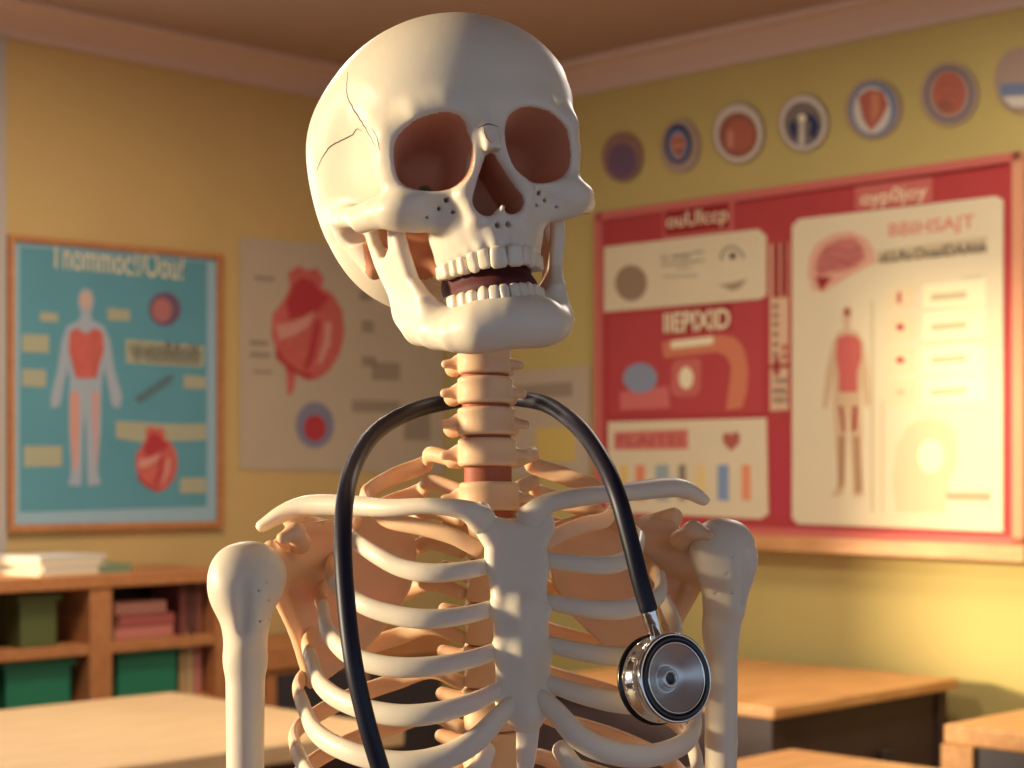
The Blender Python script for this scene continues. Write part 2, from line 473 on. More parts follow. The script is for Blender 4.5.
# dark red inside of the mouth
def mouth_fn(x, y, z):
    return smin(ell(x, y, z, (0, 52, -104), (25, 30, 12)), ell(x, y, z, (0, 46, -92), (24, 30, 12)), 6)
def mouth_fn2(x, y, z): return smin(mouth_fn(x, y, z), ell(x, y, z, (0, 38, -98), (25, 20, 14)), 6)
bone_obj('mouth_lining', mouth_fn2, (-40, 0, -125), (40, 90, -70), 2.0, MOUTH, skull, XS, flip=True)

# sutures and cracks lying on the skull's surface
def bvh_of(o):
    me = o.data; return BVHTree.FromPolygons([v.co[:] for v in me.vertices], [p.vertices[:] for p in me.polygons])
BV = bvh_of(skull)
CL = Vector((0, 0, CAMZ))-Vector(SKO)
def on_skull(px, py):
    d = Vector(((px-512)/F, 1, -(py-HZ)/F)).normalized()
    h = BV.ray_cast(CL, d); return h[0]
def crack(pts, r, name='suture'):
    P = []
    for p in catmull([(a, b, 0) for a, b in pts], 6):
        j = random.uniform(-.5, .5)
        q = on_skull(p[0]+j, p[1])
        if q: P.append(q)
    n = len(P)
    if n < 3: return
    rows = [(q.x, q.y, q.z, r*(.35+.65*math.sin(math.pi*(i+.5)/n)), r*(.35+.65*math.sin(math.pi*(i+.5)/n))) for i, q in enumerate(P)]
    V, Fc = sweep(rows, 2, 6, None); mesh_obj(name, V, Fc, CRACK, skull)
crack([(348, 72), (347, 92), (351, 104), (359, 118), (368, 132), (375, 146)], .00038)
crack([(362, 131), (357, 129), (352, 135), (340, 141), (330, 147), (322, 158), (316, 172)], .00034)
crack([(372, 128), (377, 138), (380, 150)], .00022)
crack([(484, 126), (486, 136), (491, 143)], .0003)
crack([(478, 128), (488, 124), (499, 127)], .0003)
# ---- torso frame: origin on the spine at eye height, x right, y forward, z up (mm), turned a little to the right
YAW = math.radians(10)
CS, SN = math.cos(YAW), math.sin(YAW)
def XT(V):
    V = np.asarray(V, float)
    return np.stack([V[:, 0]*CS+V[:, 1]*SN, -V[:, 1]*CS+V[:, 0]*SN, V[:, 2]+CAMZ*1000], 1)*mm
def from_px(px, py, yf):
    """torso-frame point seen at (px,py) of the photograph when it lies yf mm in front of the spine"""
    k = (px-512)/F
    x = (k*(1110-yf*CS)-(-15+yf*SN))/(CS-k*SN)
    Y = 1110-yf*CS+x*SN
    return [x, yf, -(py-HZ)*Y/F]
def tube(name, pts, m, parent=skel, n=8, seg=14, up=(0, 0, 1), T=XT, mirror=False):
    R = np.array(pts, float)
    if mirror: R = R.copy(); R[:, 0] = -R[:, 0]+2*3.6*np.clip((R[:, 1]-45)/50, 0, 1); R[:, 2] += 3.6*np.clip((R[:, 1]-40)/50, 0, 1)*(R[:, 2] > -140)
    P = T(R[:, :3])
    V, Fc = sweep(np.hstack([P, R[:, 3:]*mm]), n, seg, up)
    return mesh_obj(name, V, Fc, m, parent)

# ---- vertebrae
def cerv_fn(x, y, z):
    a = np.abs(x)
    rad = np.sqrt((x/16.2)**2+((y-2)/13.5)**2)
    d2 = (rad-1)*13.5*.95+.9*np.cos(np.clip(z/8, -1, 1)*math.pi)*.5
    q = np.maximum(d2+2, np.abs(z)-7.6+2); d = np.where(q > 0, np.sqrt(np.maximum(d2+2, 0)**2+np.maximum(np.abs(z)-5.6, 0)**2), q)-2
    d = smin(d, cap(a, y, z, (12, -4, 0), (23.5, -5, -1), 3.6, 2.6), 3)
    d = smin(d, cap(a, y, z, (14, -8, 0), (17, -16, -2), 5.5, 5.5), 3)
    d = smin(d, cap(a, y, z, (14, -16, 0), (0, -30, -6), 4, 3.5), 3)
    d = smin(d, cap(a, y, z, (0, -28, -5), (0, -42, -10), 3.5, 4), 3)
    d = smax(d, -cap(x, y, z, (0, -17, -20), (0, -17, 20), 7.5), 1.5)
    return d
def thor_fn(x, y, z):
    a = np.abs(x)
    d2 = (np.sqrt((x/16)**2+((y-1)/14.5)**2)-1)*14.5*.95+.7*np.cos(np.clip(z/10, -1, 1)*math.pi)
    q = np.maximum(d2+2, np.abs(z)-11.2+2); d = np.where(q > 0, np.sqrt(np.maximum(d2+2, 0)**2+np.maximum(np.abs(z)-9.2, 0)**2), q)-2
    d = smin(d, cap(a, y, z, (10, -12, 2), (25, -24, 6), 5, 3.8), 3)
    d = smin(d, cap(a, y, z, (9, -14, -8), (9, -18, 9), 4.5, 4.5), 3)
    d = smin(d, cap(a, y, z, (0, -22, 0), (0, -48, -20), 4.5, 3.5), 4)
    d = smax(d, -cap(x, y, z, (0, -20, -20), (0, -20, 20), 6), 1.5)
    return d
def spine_place(px, py, yf): return from_px(px, py, yf)
c0 = bone_obj('cervical_vertebra', cerv_fn, (-34, -52, -18), (34, 20, 14), 1.1, BONE_SHADE, skel, lambda V: np.stack([V[:, 0], -V[:, 1], V[:, 2]], 1)*mm, flip=True)
t0 = bone_obj('thoracic_vertebra', thor_fn, (-44, -58, -32), (44, 20, 20), 1.5, BONE_SHADE, skel, lambda V: np.stack([V[:, 0], -V[:, 1], V[:, 2]], 1)*mm, flip=True)
dm = MB().lathe([(.0, -.0032), (.9, -.0032), (1., -.0015), (1., .0015), (.9, .0032), (0, .0032)], 32, cap=False)
d0 = mesh_obj('spinal_disc', dm.V, dm.F, DISC, skel)
def put(src, used, p, rx=0, ry=0, sc=(1, 1, 1)):
    o = src if not used else src.copy()
    if used: COL.objects.link(o); o.parent = skel
    P = XT([p])[0]; o.location = P; o.rotation_euler = (rx, ry, YAW); o.scale = sc; return o
CV = [(482, 333, 26), (484, 362, 24), (485, 391, 22), (486, 422, 20), (487, 453, 17), (489, 497, 12)]
for i, (px, py, yf) in enumerate(CV):
    sc = [.9, .95, 1, 1.04, 1.06, 1.1][i]
    put(c0, i > 0, from_px(px, py, yf), rx=math.radians(-4), sc=(sc*1.04, sc, sc*1.07))
DV = [(484, 347, 25), (485, 376.5, 23), (486, 407, 21), (487, 438, 18.5), (488, 474, 15), (489, 515, 10)]
for i, (px, py, yf) in enumerate(DV):
    hs = [1, 1, 1, 1.1, 3.0, 2][i]
    put(d0, i > 0, from_px(px, py, yf), sc=(.0148, .0122, hs))
TZ = []
for i in range(13):
    z = -42-27*i; yf = 4-9*math.sin(math.pi*i/10); TZ.append((z, yf))
    px_x = 3.5
    put(t0, i > 0, (px_x, yf, z), sc=(1.06+.02*i, 1, 1.16))
    put(d0, True, (px_x, yf, z-13.5), sc=(.0150*(1+.02*i), .0128, 1.1))

# ---- ribs
def rib_pts(i, front, lat_y):
    """front: (px,py,yf,half height,half thickness) from the breastbone to the flank"""
    zb = [4, -14, -32, -52, -78, -106, -134, -162, -190][i]
    R = [from_px(p[0], p[1], p[2])+[p[3], p[4]] for p in front]
    W = R[-1][0]; zl = R[-1][2]
    f = lambda t: zl+(zb+6-zl)*t
    back = [[W*1.0, lat_y*.35, f(.14), 5.4, 3.4], [W*.93, -8, f(.3), 5.6, 3.2], [W*.72, -30, f(.55), 5.8, 3.2], [W*.45, -38, f(.8), 5.6, 3.6], [-33, -24, zb+6, 5, 4], [-17, -4, zb+1, 4.6, 4.2]]
    return R+back
RIBS = [
 (0, [(478, 549, 70, 5, 3), (452, 536, 66, 5, 3), (420, 527, 55, 5, 3), (388, 520, 40, 5, 3), (368, 505, 22, 4.5, 3)], 0),
 (1, [(492, 566, 90, 4.8, 4), (462, 571, 92, 5.2, 4), (430, 573, 88, 5.6, 4), (402, 568, 78, 5.6, 4), (376, 555, 64, 5.4, 4), (354, 540, 40, 5, 3.6)], 30),
 (2, [(494, 609, 96, 4.8, 4), (462, 616, 100, 5.2, 4), (425, 619, 98, 5.8, 4), (390, 614, 88, 5.8, 4), (358, 602, 72, 5.6, 4), (334, 582, 44, 5.4, 3.6)], 34),
 (3, [(500, 651, 101, 4.8, 4), (465, 661, 107, 5.4, 4), (425, 667, 107, 5.8, 4), (385, 666, 99, 6, 4), (350, 655, 82, 6, 4), (328, 632, 56, 6, 4), (323, 607, 34, 5.8, 3.6)], 26),
 (4, [(506, 688, 106, 4.8, 4), (475, 702, 113, 5.6, 4), (435, 713, 115, 6.2, 4), (395, 715, 108, 6.4, 4), (352, 705, 90, 6.2, 4), (322, 686, 64, 6.2, 4), (310, 656, 38, 6, 3.8)], 26),
 (5, [(519, 699, 109, 5, 4), (500, 716, 113, 6, 4.2), (476, 740, 117, 7, 4.4), (444, 757, 118, 7, 4.4), (400, 763, 112, 6.8, 4.4), (350, 752, 94, 6.4, 4.2), (316, 732, 68, 6.4, 4), (301, 700, 40, 6.2, 3.8)], 26),
]
# lower ribs seen only through the gaps and at the lower edge
def low(i, dz, dw):
    base = RIBS[5][1]
    L = []
    for k, (px, py, yf, a, b) in enumerate(base):
        L.append((px-dw*(k/7), py+dz*(.5+.5*k/7)+14*(k < 3)*(3-k)*.2, yf-2*(i-5), a, b))
    return (i, L[1:], 22)
RIBS += [low(6, 52, 4), low(7, 98, 3), low(8, 140, 0)]
SYMX = {}
for i, fr, ly in RIBS:
    P = rib_pts(i, fr, ly)
    if i: P[0][1] -= 5; P[1][1] -= 1.5
    if i in (6, 7, 8):
        P[0][0] -= 6*(i-5); 
    nf = len(fr)
    for mi in (False, True):
        tube('costal_cartilage', P[:nf], BONE if i else BONE_SHADE, n=8, seg=16, mirror=mi)
        tube('rib', P[nf-1:] if i else P[nf-1:], BONE_SHADE, n=8, seg=16, mirror=mi)

# ---- breastbone
STL = [(-26, -34), (-25, -22), (-20, -18), (-15, -20), (-11, -27), (0, -29)]
STS = [(0, -150), (-7, -148), (-13, -141), (-17.5, -135), (-20, -127), (-17, -120), (-17, -111), (-20, -103), (-17, -96), (-17, -88), (-20, -80), (-17.5, -73), (-18, -64), (-20.5, -56), (-19.5, -45)]
ST = STL+[(-a_, b_) for a_, b_ in STL[-2::-1]]+[(-a_, b_) for a_, b_ in STS[:0:-1]]+STS
def st_fn(x, y, z):
    yc = 84+(-z-30)*.20-.004*(z+85)**2*.3
    xs = x-(-z-30)*.025-2
    xs = xs*1.07
    d = extr(poly2(xs, z, ST), y-yc, 6.6, 6.0)
    d = smin(d, cap(xs, y, z, (0, 97, -80), (0, 106.5, -138), 6.5, 6.5), 10)
    return d
bone_obj('breastbone', st_fn, (-44, 62, -156), (52, 130, -8), 1.3, BONE, skel, XT, flip=True)
tube('xiphoid_process', [(6, 106, -140, 2.5, 7), (5, 106, -158, 2.2, 6), (4, 104, -176, 1.8, 4)], BONE, up=(0, 1, 0))

# ---- collar bones
CLV = [(482, 520, 84, 9, 7), (464, 510, 87, 6, 6), (430, 506, 82, 4.8, 5.2), (390, 508, 66, 5.4, 5.5), (355, 506, 44, 6.2, 6), (322, 505, 26, 6.6, 7), (300, 507, 16, 6.0, 7.5), (280, 515, 10, 5.2, 7.5), (262, 526, 8, 3.8, 6)]
cl = [from_px(p[0], p[1], p[2])+[p[3], p[4]] for p in CLV]
tube('collar_bone', cl, BONE, n=8, seg=18)
clr = [from_px(*p[:3])+list(p[3:]) for p in [(530, 519, 82, 9, 7), (546, 504, 86, 6, 6), (575, 498, 82, 5.6, 5.5), (605, 494, 68, 5.4, 5.5), (635, 491, 50, 6, 6), (660, 488, 32, 6.4, 7), (678, 488, 22, 6, 7.5), (692, 493, 14, 5, 7), (703, 500, 10, 3.6, 5.5)]]
tube('collar_bone', clr, BONE, n=8, seg=18)

# ---- shoulder blades (left of the picture, mirrored for the other side)
SCP = [(-134, -44), (-120, -34), (-96, -30), (-64, -28), (-46, -34), (-42, -52), (-46, -74), (-58, -94), (-80, -116), (-104, -132), (-111, -134), (-112, -122), (-116, -100), (-124, -82), (-134, -70), (-138, -56)]
def sc_fn(x, y, z):
    yc = -22-.55*(x+42)*.55-.0022*(x+80)**2
    th = 1.9+2.6*np.clip(1-np.abs(poly2b(x, z))/9, 0, 1)
    d = np.maximum(poly2b(x, z), np.abs(y-yc)-th)*.85
    d = smin(d, chain(x, y, z, [(-130, 8, -76, 5), (-120, 1, -99, 4.2), (-111, -3, -128, 3.8)]), 7)
    d = smin(d, cap(x, y, z, (-112, -2, -58), (-134, 18, -60), 8, 11), 9)
    d = smin(d, ell(x, y, z, (-136, 24, -60), (8, 13, 18)), 8)
    d = smin(d, cap(x, y, z, (-118, 22, -44), (-122, 38, -37), 6.5, 5), 7)
    d = smin(d, cap(x, y, z, (-122, 38, -37), (-130, 44, -40), 5, 3.5), 5)
    d = smin(d, chain(x, y, z, [(-60, -26, -48, 3), (-95, -22, -38, 5), (-122, -8, -30, 6)]), 5)
    return d
def poly2b(x, z): return poly2(x, z, SCP)
bone_obj('shoulder_blade', sc_fn, (-156, -50, -142), (-34, 62, -14), 1.7, BONE_SHADE, skel, XT, flip=True)
bone_obj('shoulder_blade', sc_fn, (-156, -50, -142), (-34, 62, -14), 1.7, BONE_SHADE, skel, lambda V: XT(V*np.array([-1, 1, 1])))

# ---- upper arm bones, local mm, head at the origin
def hum_fn(x, y, z):
    d = ell(x, y, z, (2, 2, 0), (21, 20, 20))
    d = smin(d, ell(x, y, z, (-9, 6, -4), (14.5, 14, 20)), 8)
    d = smin(d, cap(x, y, z, (4, 17, -6), (0, 13, -36), 5, 3), 7)
    d = smin(d, cap(x, y, z, (-12, 14, -6), (-4, 12, -38), 4.5, 3), 6)
    d = smin(d, cap(x, y, z, (-1, 2, -14), (-1, 0, -50), 15.5, 11.8), 12)
    d = smin(d, chain(x, y, z, [(-1, 0, -50, 11.6), (-1, 0, -120, 11), (0, 0, -230, 10.5), (0, 0, -280, 14)]), 6)
    d = smin(d, cap(x, y, z, (-18, 0, -296), (20, 0, -298), 10, 9), 10)
    d = smax(d, -cap(x, y, z, (-5, 25.5, -4), (-4, 17.5, -30), 2.2, 1.0), 5)
    for q in ((3, -8, 1), (8, -3, .8), (9, -14, .9), (5, -26, 1), (11, -26, 1.2)):
        d = smax(d, -cap(x, y, z, (q[0], 32, q[1]), (q[0], 8, q[1]), q[2]*.75), .5)
    return d
def hum(px, py, yf, mirror, rz):
    c = np.array(from_px(px, py, yf)); a = math.radians(rz); ca, sa = math.cos(a), math.sin(a)
    def X(V):
        x = V[:, 0]*(-.86 if mirror else 1); y = V[:, 1]
        return XT(np.stack([x*ca-y*sa, x*sa+y*ca, V[:, 2]], 1)+c)
    bone_obj('upper_arm_bone', hum_fn, (-34, -28, -314), (34, 32, 26), 1.5, BONE, skel, X, flip=not mirror)
hum(247, 575, 40, False, -6)
hum(720, 550, 28, True, -20)

# ---- stand that carries the model, below and behind
stand = empty('skeleton_stand', (-.015, 1.19, 0))
tag(stand, 'metal rolling stand pole behind the spine of the skeleton model', 'stand')
mb = MB()
V, Fc = sweep([(0, 0, .06, .0125, .0125), (0, 0, .5, .0125, .0125), (0, 0, 1.06, .0125, .0125)], 3, 20, (0, 1, 0)); mesh_obj('pole', V, Fc, STEEL, stand)
V, Fc = sweep([(0, 0, 1.05, .006, .006), (0, -.02, 1.056, .006, .006), (0, -.052, 1.058, .006, .006)], 3, 12, None); mesh_obj('hook', V, Fc, STEEL, stand)
for k in range(5):
    a = 2*math.pi*k/5
    V, Fc = sweep([(0, 0, .09, .014, .012), (.14*math.cos(a), .14*math.sin(a), .075, .012, .011), (.28*math.cos(a), .28*math.sin(a), .062, .010, .010)], 3, 12)
    f = mesh_obj('foot', V, Fc, STEEL, stand)
    wv = MB().lathe([(.0, -.010), (.020, -.010), (.025, -.006), (.025, .006), (.020, .010), (0, .010)], 24, cap=False)
    W = [(.28*math.cos(a)+v[0], .28*math.sin(a)+v[2], .025+v[1]) for v in wv.V]
    mesh_obj('caster', W, wv.F, RUBBER, f)

# ================================================================== STETHOSCOPE
st = empty('stethoscope', (-.015, 1.0, 1.42))
tag(st, 'dark navy stethoscope hung around the neck with a chrome chest piece', 'stethoscope')
STO = np.array([-.015, 1.0, 1.42])
TP = [(388, 800, .955), (380, 768, .953), (366, 720, .95), (353, 660, .952), (346, 600, .962), (343, 545, .975), (345, 500, .995), (354, 465, 1.03), (374, 434, 1.065), (405, 414, 1.095), (442, 403, 1.132), (487, 397, 1.150),
      (520, 399, 1.138), (550, 406, 1.105), (580, 429, 1.055), (603, 462, 1.02), (618, 497, 1.0), (630, 540, .992), (640, 580, .986), (648.5, 609, .984)]
rows = []
for px, py, Y in TP:
    q = np.array(at(px, py, Y))-STO; rows.append((*q, .0051, .0051))
V, Fc = sweep(rows, 8, 18, None); mesh_obj('tubing', V, Fc, RUBBER, st)
# the other end runs on down to the forked ear tubes below
e0 = np.array(at(388, 800, .955))-STO
V, Fc = sweep([(*e0, .0051, .0051), (*(e0+[.004, 0, -.05]), .005, .005), (*(e0+[.006, 0, -.09]), .007, .006)], 6, 16, None); mesh_obj('fork', V, Fc, RUBBER, st)
for sx in (-1, 1):
    b = e0+[.006, 0, -.09]
    V, Fc = sweep([(*b, .003, .003), (*(b+[sx*.03, 0, -.05]), .003, .003), (*(b+[sx*.045, .005, -.13]), .0025, .0025), (*(b+[sx*.025, -.01, -.2]), .0025, .0025)], 6, 12, None)
    ear = mesh_obj('ear_tube', V, Fc, CHROME, st)
    V, Fc = sweep([(*(b+[sx*.025, -.01, -.2]), .005, .005), (*(b+[sx*.02, -.012, -.212]), .005, .005)], 3, 12, None); mesh_obj('ear_tip', V, Fc, RUBBER, ear)
# chest piece: axis points to the viewer's right
Cc = np.array(at(675, 678, .972))
nrm = Vector((math.sin(math.radians(33)), -math.cos(math.radians(33)), .16)).normalized()
zax = nrm; xax = Vector((0, 0, 1)).cross(zax).normalized(); yax = zax.cross(xax)
RM = np.array([xax, yax, zax]).T
def lathe_at(name, prof, m, parent, n=64, cap=False):
    mb = MB().lathe([(r*mm, z*mm) for r, z in prof], n, cap)
    V = (np.array(mb.V)@RM.T)+Cc-STO
    return mesh_obj(name, V, mb.F, m, parent)
R0 = 24.4
cp = lathe_at('chest_piece', [(0, -21), (12, -21), (21, -19.5), (R0-1, -18.5), (R0-.2, -17), (R0-.5, -12), (R0-1.6, -9), (R0-1.2, -4), (R0+.2, -1.6), (R0+.6, 0), (R0+.2, 1.2), (R0-1, 1.6), (R0-1.4, .6)], CHROME, st)
lathe_at('rear_ring', [(R0-.6, -20.2), (R0+.4, -19.9), (R0+.9, -18.9), (R0+.6, -17.6), (R0-.6, -17.2)], BLACKRING, cp)
lathe_at('front_ring', [(R0-1.0, .2), (R0-1.2, 1.5), (R0-2.4, 2.1), (R0-4.4, 1.8), (R0-5, .6)], BLACKRING, cp)
lathe_at('bell_rim', [(R0-4.6, .4), (R0-4.8, 1.9), (R0-5.3, 2.1), (R0-5.8, 1.6)], CHROME, cp)
lathe_at('bell_cup', [(R0-5.4, 1.5), (15, -1.8), (11, -5.2), (7.8, -7.6), (6.6, -7.6), (6.0, -4.6), (4.2, -3.4), (3.4, -3.6), (3.2, -9)], STEEL, cp)
lathe_at('bell_hole', [(3.3, -4.6), (2, -4.9), (0, -5)], BLACKRING, cp, 24)
# stem
s0 = np.array(at(649, 611, .984))-STO; s1 = np.array(at(657, 640, .986))-STO
V, Fc = sweep([(*s0, .0048, .0048), (*(s0*.7+s1*.3), .0048, .0048), (*(s0*.4+s1*.6), .0044, .0044), (*s1, .0044, .0044)], 4, 20, None); mesh_obj('stem', V, Fc, CHROME, st)
# ================================================================== ROOM
D0 = 7.5
C0 = np.array([-.0378*D0, D0])
UL = np.array([.978, 1.]); UL /= np.linalg.norm(UL)          # along the left wall, towards the corner
UR = np.array([1.0226, -1.]); UR /= np.linalg.norm(UR)       # along the right wall, away from the corner
NLft = np.array([UL[1], -UL[0]]); NR = np.array([UR[1], -UR[0]])  # into the room
ALF = math.atan2(UL[1], UL[0]); ARF = math.atan2(UR[1], UR[0])
HC = 3.0
M_WL = mat('ochre_wall_paint', (200, 168, 106), rough=.85, noise=.05, nscale=3, bump=.05, bscale=80)
M_WR = mat('mustard_wall_paint', (190, 170, 100), rough=.85, noise=.05, nscale=3, bump=.05, bscale=80)
M_CEIL = mat('ceiling_paint', (170, 144, 126), rough=.9, noise=.04, nscale=4)
M_CROWN = mat('crown_paint', (204, 178, 158), rough=.7)
M_FLOOR = wood('floor_boards', (150, 105, 66), (110, 74, 46), 3, (1, 9, 1))
M_OAK = wood('honey_oak', (214, 158, 96), (192, 132, 74), 5, (1, 6, 6), .45)
M_OAKL = wood('pale_desk_top', (222, 186, 138), (206, 168, 118), 4, (1, 8, 1), .4)
M_OAKD = wood('bookcase_wood', (190, 126, 74), (176, 112, 64), 5, (6, 1, 6), .5)
M_DARK = mat('dark_desk_panel', (74, 52, 48), rough=.6, noise=.2, nscale=8)
M_DARK2 = mat('charcoal_panel', (58, 50, 52), rough=.6, noise=.15, nscale=8)
M_WHITE = mat('window_paint', (222, 216, 208), rough=.5)

def wl(px, py, off=0.):
    """left wall: photograph point -> (u from the corner, negative to the left ; z)"""
    c = C0+NLft*off; k = (px-512)/F
    t = (k*c[1]-c[0])/(UL[0]-k*UL[1]); Y = c[1]+t*UL[1]
    return t, CAMZ-(py-HZ)*Y/F
def wr(px, py, off=0.):
    c = C0+NR*off; k = (px-512)/F
    t = (k*c[1]-c[0])/(UR[0]-k*UR[1]); Y = c[1]+t*UR[1]
    return t, CAMZ-(py-HZ)*Y/F
class Wall:
    """a thing hung on a wall; local x along the wall, y into the wall, z up"""
    def __init__(s, name, side, px, py, off=.0):
        s.f = wl if side == 'L' else wr
        s.U, s.N, s.A = (UL, NLft, ALF) if side == 'L' else (UR, NR, ARF)
        s.off = off
        u, z = s.f(px, py, off); s.u0, s.z0 = u, z
        p = C0+s.U*u+s.N*0
        s.e = empty(name, (p[0], p[1], z), s.A)
    def p(s, px, py, off=None):
        u, z = s.f(px, py, s.off if off is None else off); return u-s.u0, z-s.z0
    def poly(s, name, pts, m, d0, d1, parent=None):
        """prism between distances d0 and d1 from the wall"""
        q = [s.p(*c, off=d1) for c in pts]
        mb = MB().prism(q, -d1, -d0); return mb.build(name, m, parent or s.e)
    def oval(s, name, cx, cy, rx, ry, m, d0, d1, parent=None, rot=0, n=32, a0=0, a1=360):
        pts = []
        for k in range(n if a1-a0 == 360 else n+1):
            a = math.radians(a0+(a1-a0)*k/n); x, y = rx*math.cos(a), ry*math.sin(a)
            c, q = math.cos(rot), math.sin(rot); pts.append((cx+x*c-y*q, cy+x*q+y*c))
        return s.poly(name, pts, m, d0, d1, parent)
    def text(s, name, txt, x0, y0, x1, y1, m, d, parent=None, bold=0.):
        """x0,y0 lower left corner and x1,y1 the upper right corner in the photograph"""
        cu = bpy.data.curves.new('t', 'FONT'); cu.body = txt; cu.extrude = .004; cu.offset = bold; cu.resolution_u = 3
        t = bpy.data.objects.new('t', cu); COL.objects.link(t)
        bpy.context.view_layer.update()
        me = bpy.data.meshes.new_from_object(t.evaluated_get(bpy.context.evaluated_depsgraph_get()))
        bpy.data.objects.remove(t)
        V = np.array([v.co[:] for v in me.vertices]); lo, hi = V.min(0), V.max(0)
        ua, za = s.p(x0, y0, off=d); ub, zb = s.p(x1, y1, off=d)
        # the lower right corner keeps the lettering level on the wall
        fx = (V[:, 0]-lo[0])/(hi[0]-lo[0]); fz = (V[:, 1]-lo[1])/(hi[1]-lo[1])
        W = np.stack([ua+fx*(ub-ua), -d-.0012+(V[:, 2] < 0)*.0012, za+fz*(zb-za)], 1)
        for v, w_ in zip(me.vertices, W): v.co = w_
        me.name = name; me.materials.clear(); me.materials.append(m)
        o = bpy.data.objects.new(name, me); return link(o, parent or s.e)

# shell ------------------------------------------------------------
def wall_piece(mb, U, N, a, b, z0, z1, th=.14):
    """box between distances a..b along U from the corner, behind the wall face"""
    P = [C0+U*a, C0+U*b, C0+U*b-N*th, C0+U*a-N*th]
    V = [(*p, z) for z in (z0, z1) for p in P]
    mb.add(V, [(0, 3, 2, 1), (4, 5, 6, 7), (0, 1, 5, 4), (1, 2, 6, 5), (2, 3, 7, 6), (3, 0, 4, 7)])
# along the left wall s>0 runs from the corner towards the camera side
W1a, W1b, W2a, W2b = 2.3, 4.6, 7.6, 11.0
SILL, HEAD = 1.0, 2.5
mb = MB()
wall_piece(mb, -UL, NLft, 0, W1a, 0, HC); wall_piece(mb, -UL, NLft, W1b, W2a, 0, HC); wall_piece(mb, -UL, NLft, W2b, 15, 0, HC)
wall_piece(mb, -UL, NLft, W1a, W1b, 0, SILL); wall_piece(mb, -UL, NLft, W1a, W1b, HEAD, HC)
wall_piece(mb, -UL, NLft, W2a, W2b, 0, .5); wall_piece(mb, -UL, NLft, W2a, W2b, 2.94, HC)
struct(mb.build('wall_left', M_WL))
mb = MB(); wall_piece(mb, UR, NR, -.14, 9.5, 0, HC); struct(mb.build('wall_right', M_WR))
FP = [C0+UL*.3, C0-UL*15, C0-UL*15+UR*9.5, C0+UR*9.7]
mb = MB(); V = [(*p, z) for z in (-.1, 0) for p in FP]; mb.add(V, [(0, 3, 2, 1), (4, 5, 6, 7), (0, 1, 5, 4), (1, 2, 6, 5), (2, 3, 7, 6), (3, 0, 4, 7)])
struct(mb.build('floor', M_FLOOR))
CPn = [C0+UL*.3, C0-UL*15, C0-UL*15+UR*9.5, C0+UR*9.7]
mb = MB(); V = [(*p, z) for z in (HC, HC+.1) for p in CPn]; mb.add(V, [(0, 3, 2, 1), (4, 5, 6, 7), (0, 1, 5, 4), (1, 2, 6, 5), (2, 3, 7, 6), (3, 0, 4, 7)])
struct(mb.build('ceiling', M_CEIL))
def crown(name, U, N, L):
    prof = [(0, 0), (0, -.11), (.018, -.11), (.022, -.085), (.05, -.055), (.085, -.03), (.12, -.022), (.13, -.014), (.13, 0)]
    V = []
    for s_ in (0, L):
        for d, z in prof: V.append((*(C0+U*s_+N*d), HC+z))
    n = len(prof); Fc = [tuple(range(n)), tuple(range(2*n-1, n-1, -1))]+[(i, i+n, (i+1) % n+n, (i+1) % n) for i in range(n)]
    struct(mesh_obj(name, V, Fc, M_CROWN, None, False))
crown('trim_1', -UL, NLft, 15); crown('trim_2', UR, NR, 9.5)
def base(name, U, N, L):
    mb = MB(); P = [C0, C0+U*L, C0+U*L+N*.018, C0+N*.018]
    V = [(*p, z) for z in (0, .11) for p in P]; mb.add(V, [(0, 3, 2, 1), (4, 5, 6, 7), (0, 1, 5, 4), (1, 2, 6, 5), (2, 3, 7, 6), (3, 0, 4, 7)])
    struct(mb.build(name, M_CROWN))
base('baseboard_left', -UL, NLft, 15); base('baseboard_right', UR, NR, 9.5)
# windows: frame with bars, casing
def window(name, a, b, z0, z1, nv, nh, casing=.09):
    e = empty(name, (*(C0-UL*b), z0), ALF); struct(e)
    L = b-a; H = z1-z0
    mb = MB()
    for x0, x1, q0, q1 in ((-casing, L+casing, -casing, 0), (-casing, L+casing, H, H+min(casing, HC-z1-.115+.08)), (-casing, 0, 0, H), (L, L+casing, 0, H)):
        if q1 > q0: mb.box(x0, x1, -.025, 0.0, q0, q1)
    struct(mb.build('window_casing', M_WHITE, e))
    mb = MB()
    mb.box(0, .05, .03, .1, 0, H).box(L-.05, L, .03, .1, 0, H).box(0, L, .03, .1, 0, .05).box(0, L, .03, .1, H-.05, H)
    for i in range(1, nv): x = L*i/nv; mb.box(x-.02, x+.02, .045, .085, 0, H)
    for i in range(1, nh): z = H*i/nh; mb.box(0, L, .045, .085, z-.015, z+.015)
    struct(mb.build('window_frame', M_WHITE, e))
    mb = MB().box(-casing-.03, L+casing+.03, -.09, .03, -.03, 0); struct(mb.build('window_sill', M_WHITE, e))
    g = bpy.data.materials.get('window_glass')
    if not g:
        g = bpy.data.materials.new('window_glass'); g.use_nodes = True; nt = g.node_tree
        for n in list(nt.nodes): nt.nodes.remove(n)
        out = nt.nodes.new('ShaderNodeOutputMaterial'); mx = nt.nodes.new('ShaderNodeMixShader'); tr = nt.nodes.new('ShaderNodeBsdfTransparent'); gl = nt.nodes.new('ShaderNodeBsdfGlossy')
        gl.inputs['Roughness'].default_value = .02; mx.inputs[0].default_value = .05
        nt.links.new(tr.outputs[0], mx.inputs[1]); nt.links.new(gl.outputs[0], mx.inputs[2]); nt.links.new(mx.outputs[0], out.inputs[0])
    mb = MB().box(.05, L-.05, .062, .068, .05, H-.05); struct(mb.build('window_pane', g, e))
window('window_1', W1a, W1b, SILL, 2.6 if False else HEAD-.001, 2, 1)
window('window_2', W2a, W2b, .5, 2.939, 3, 1)
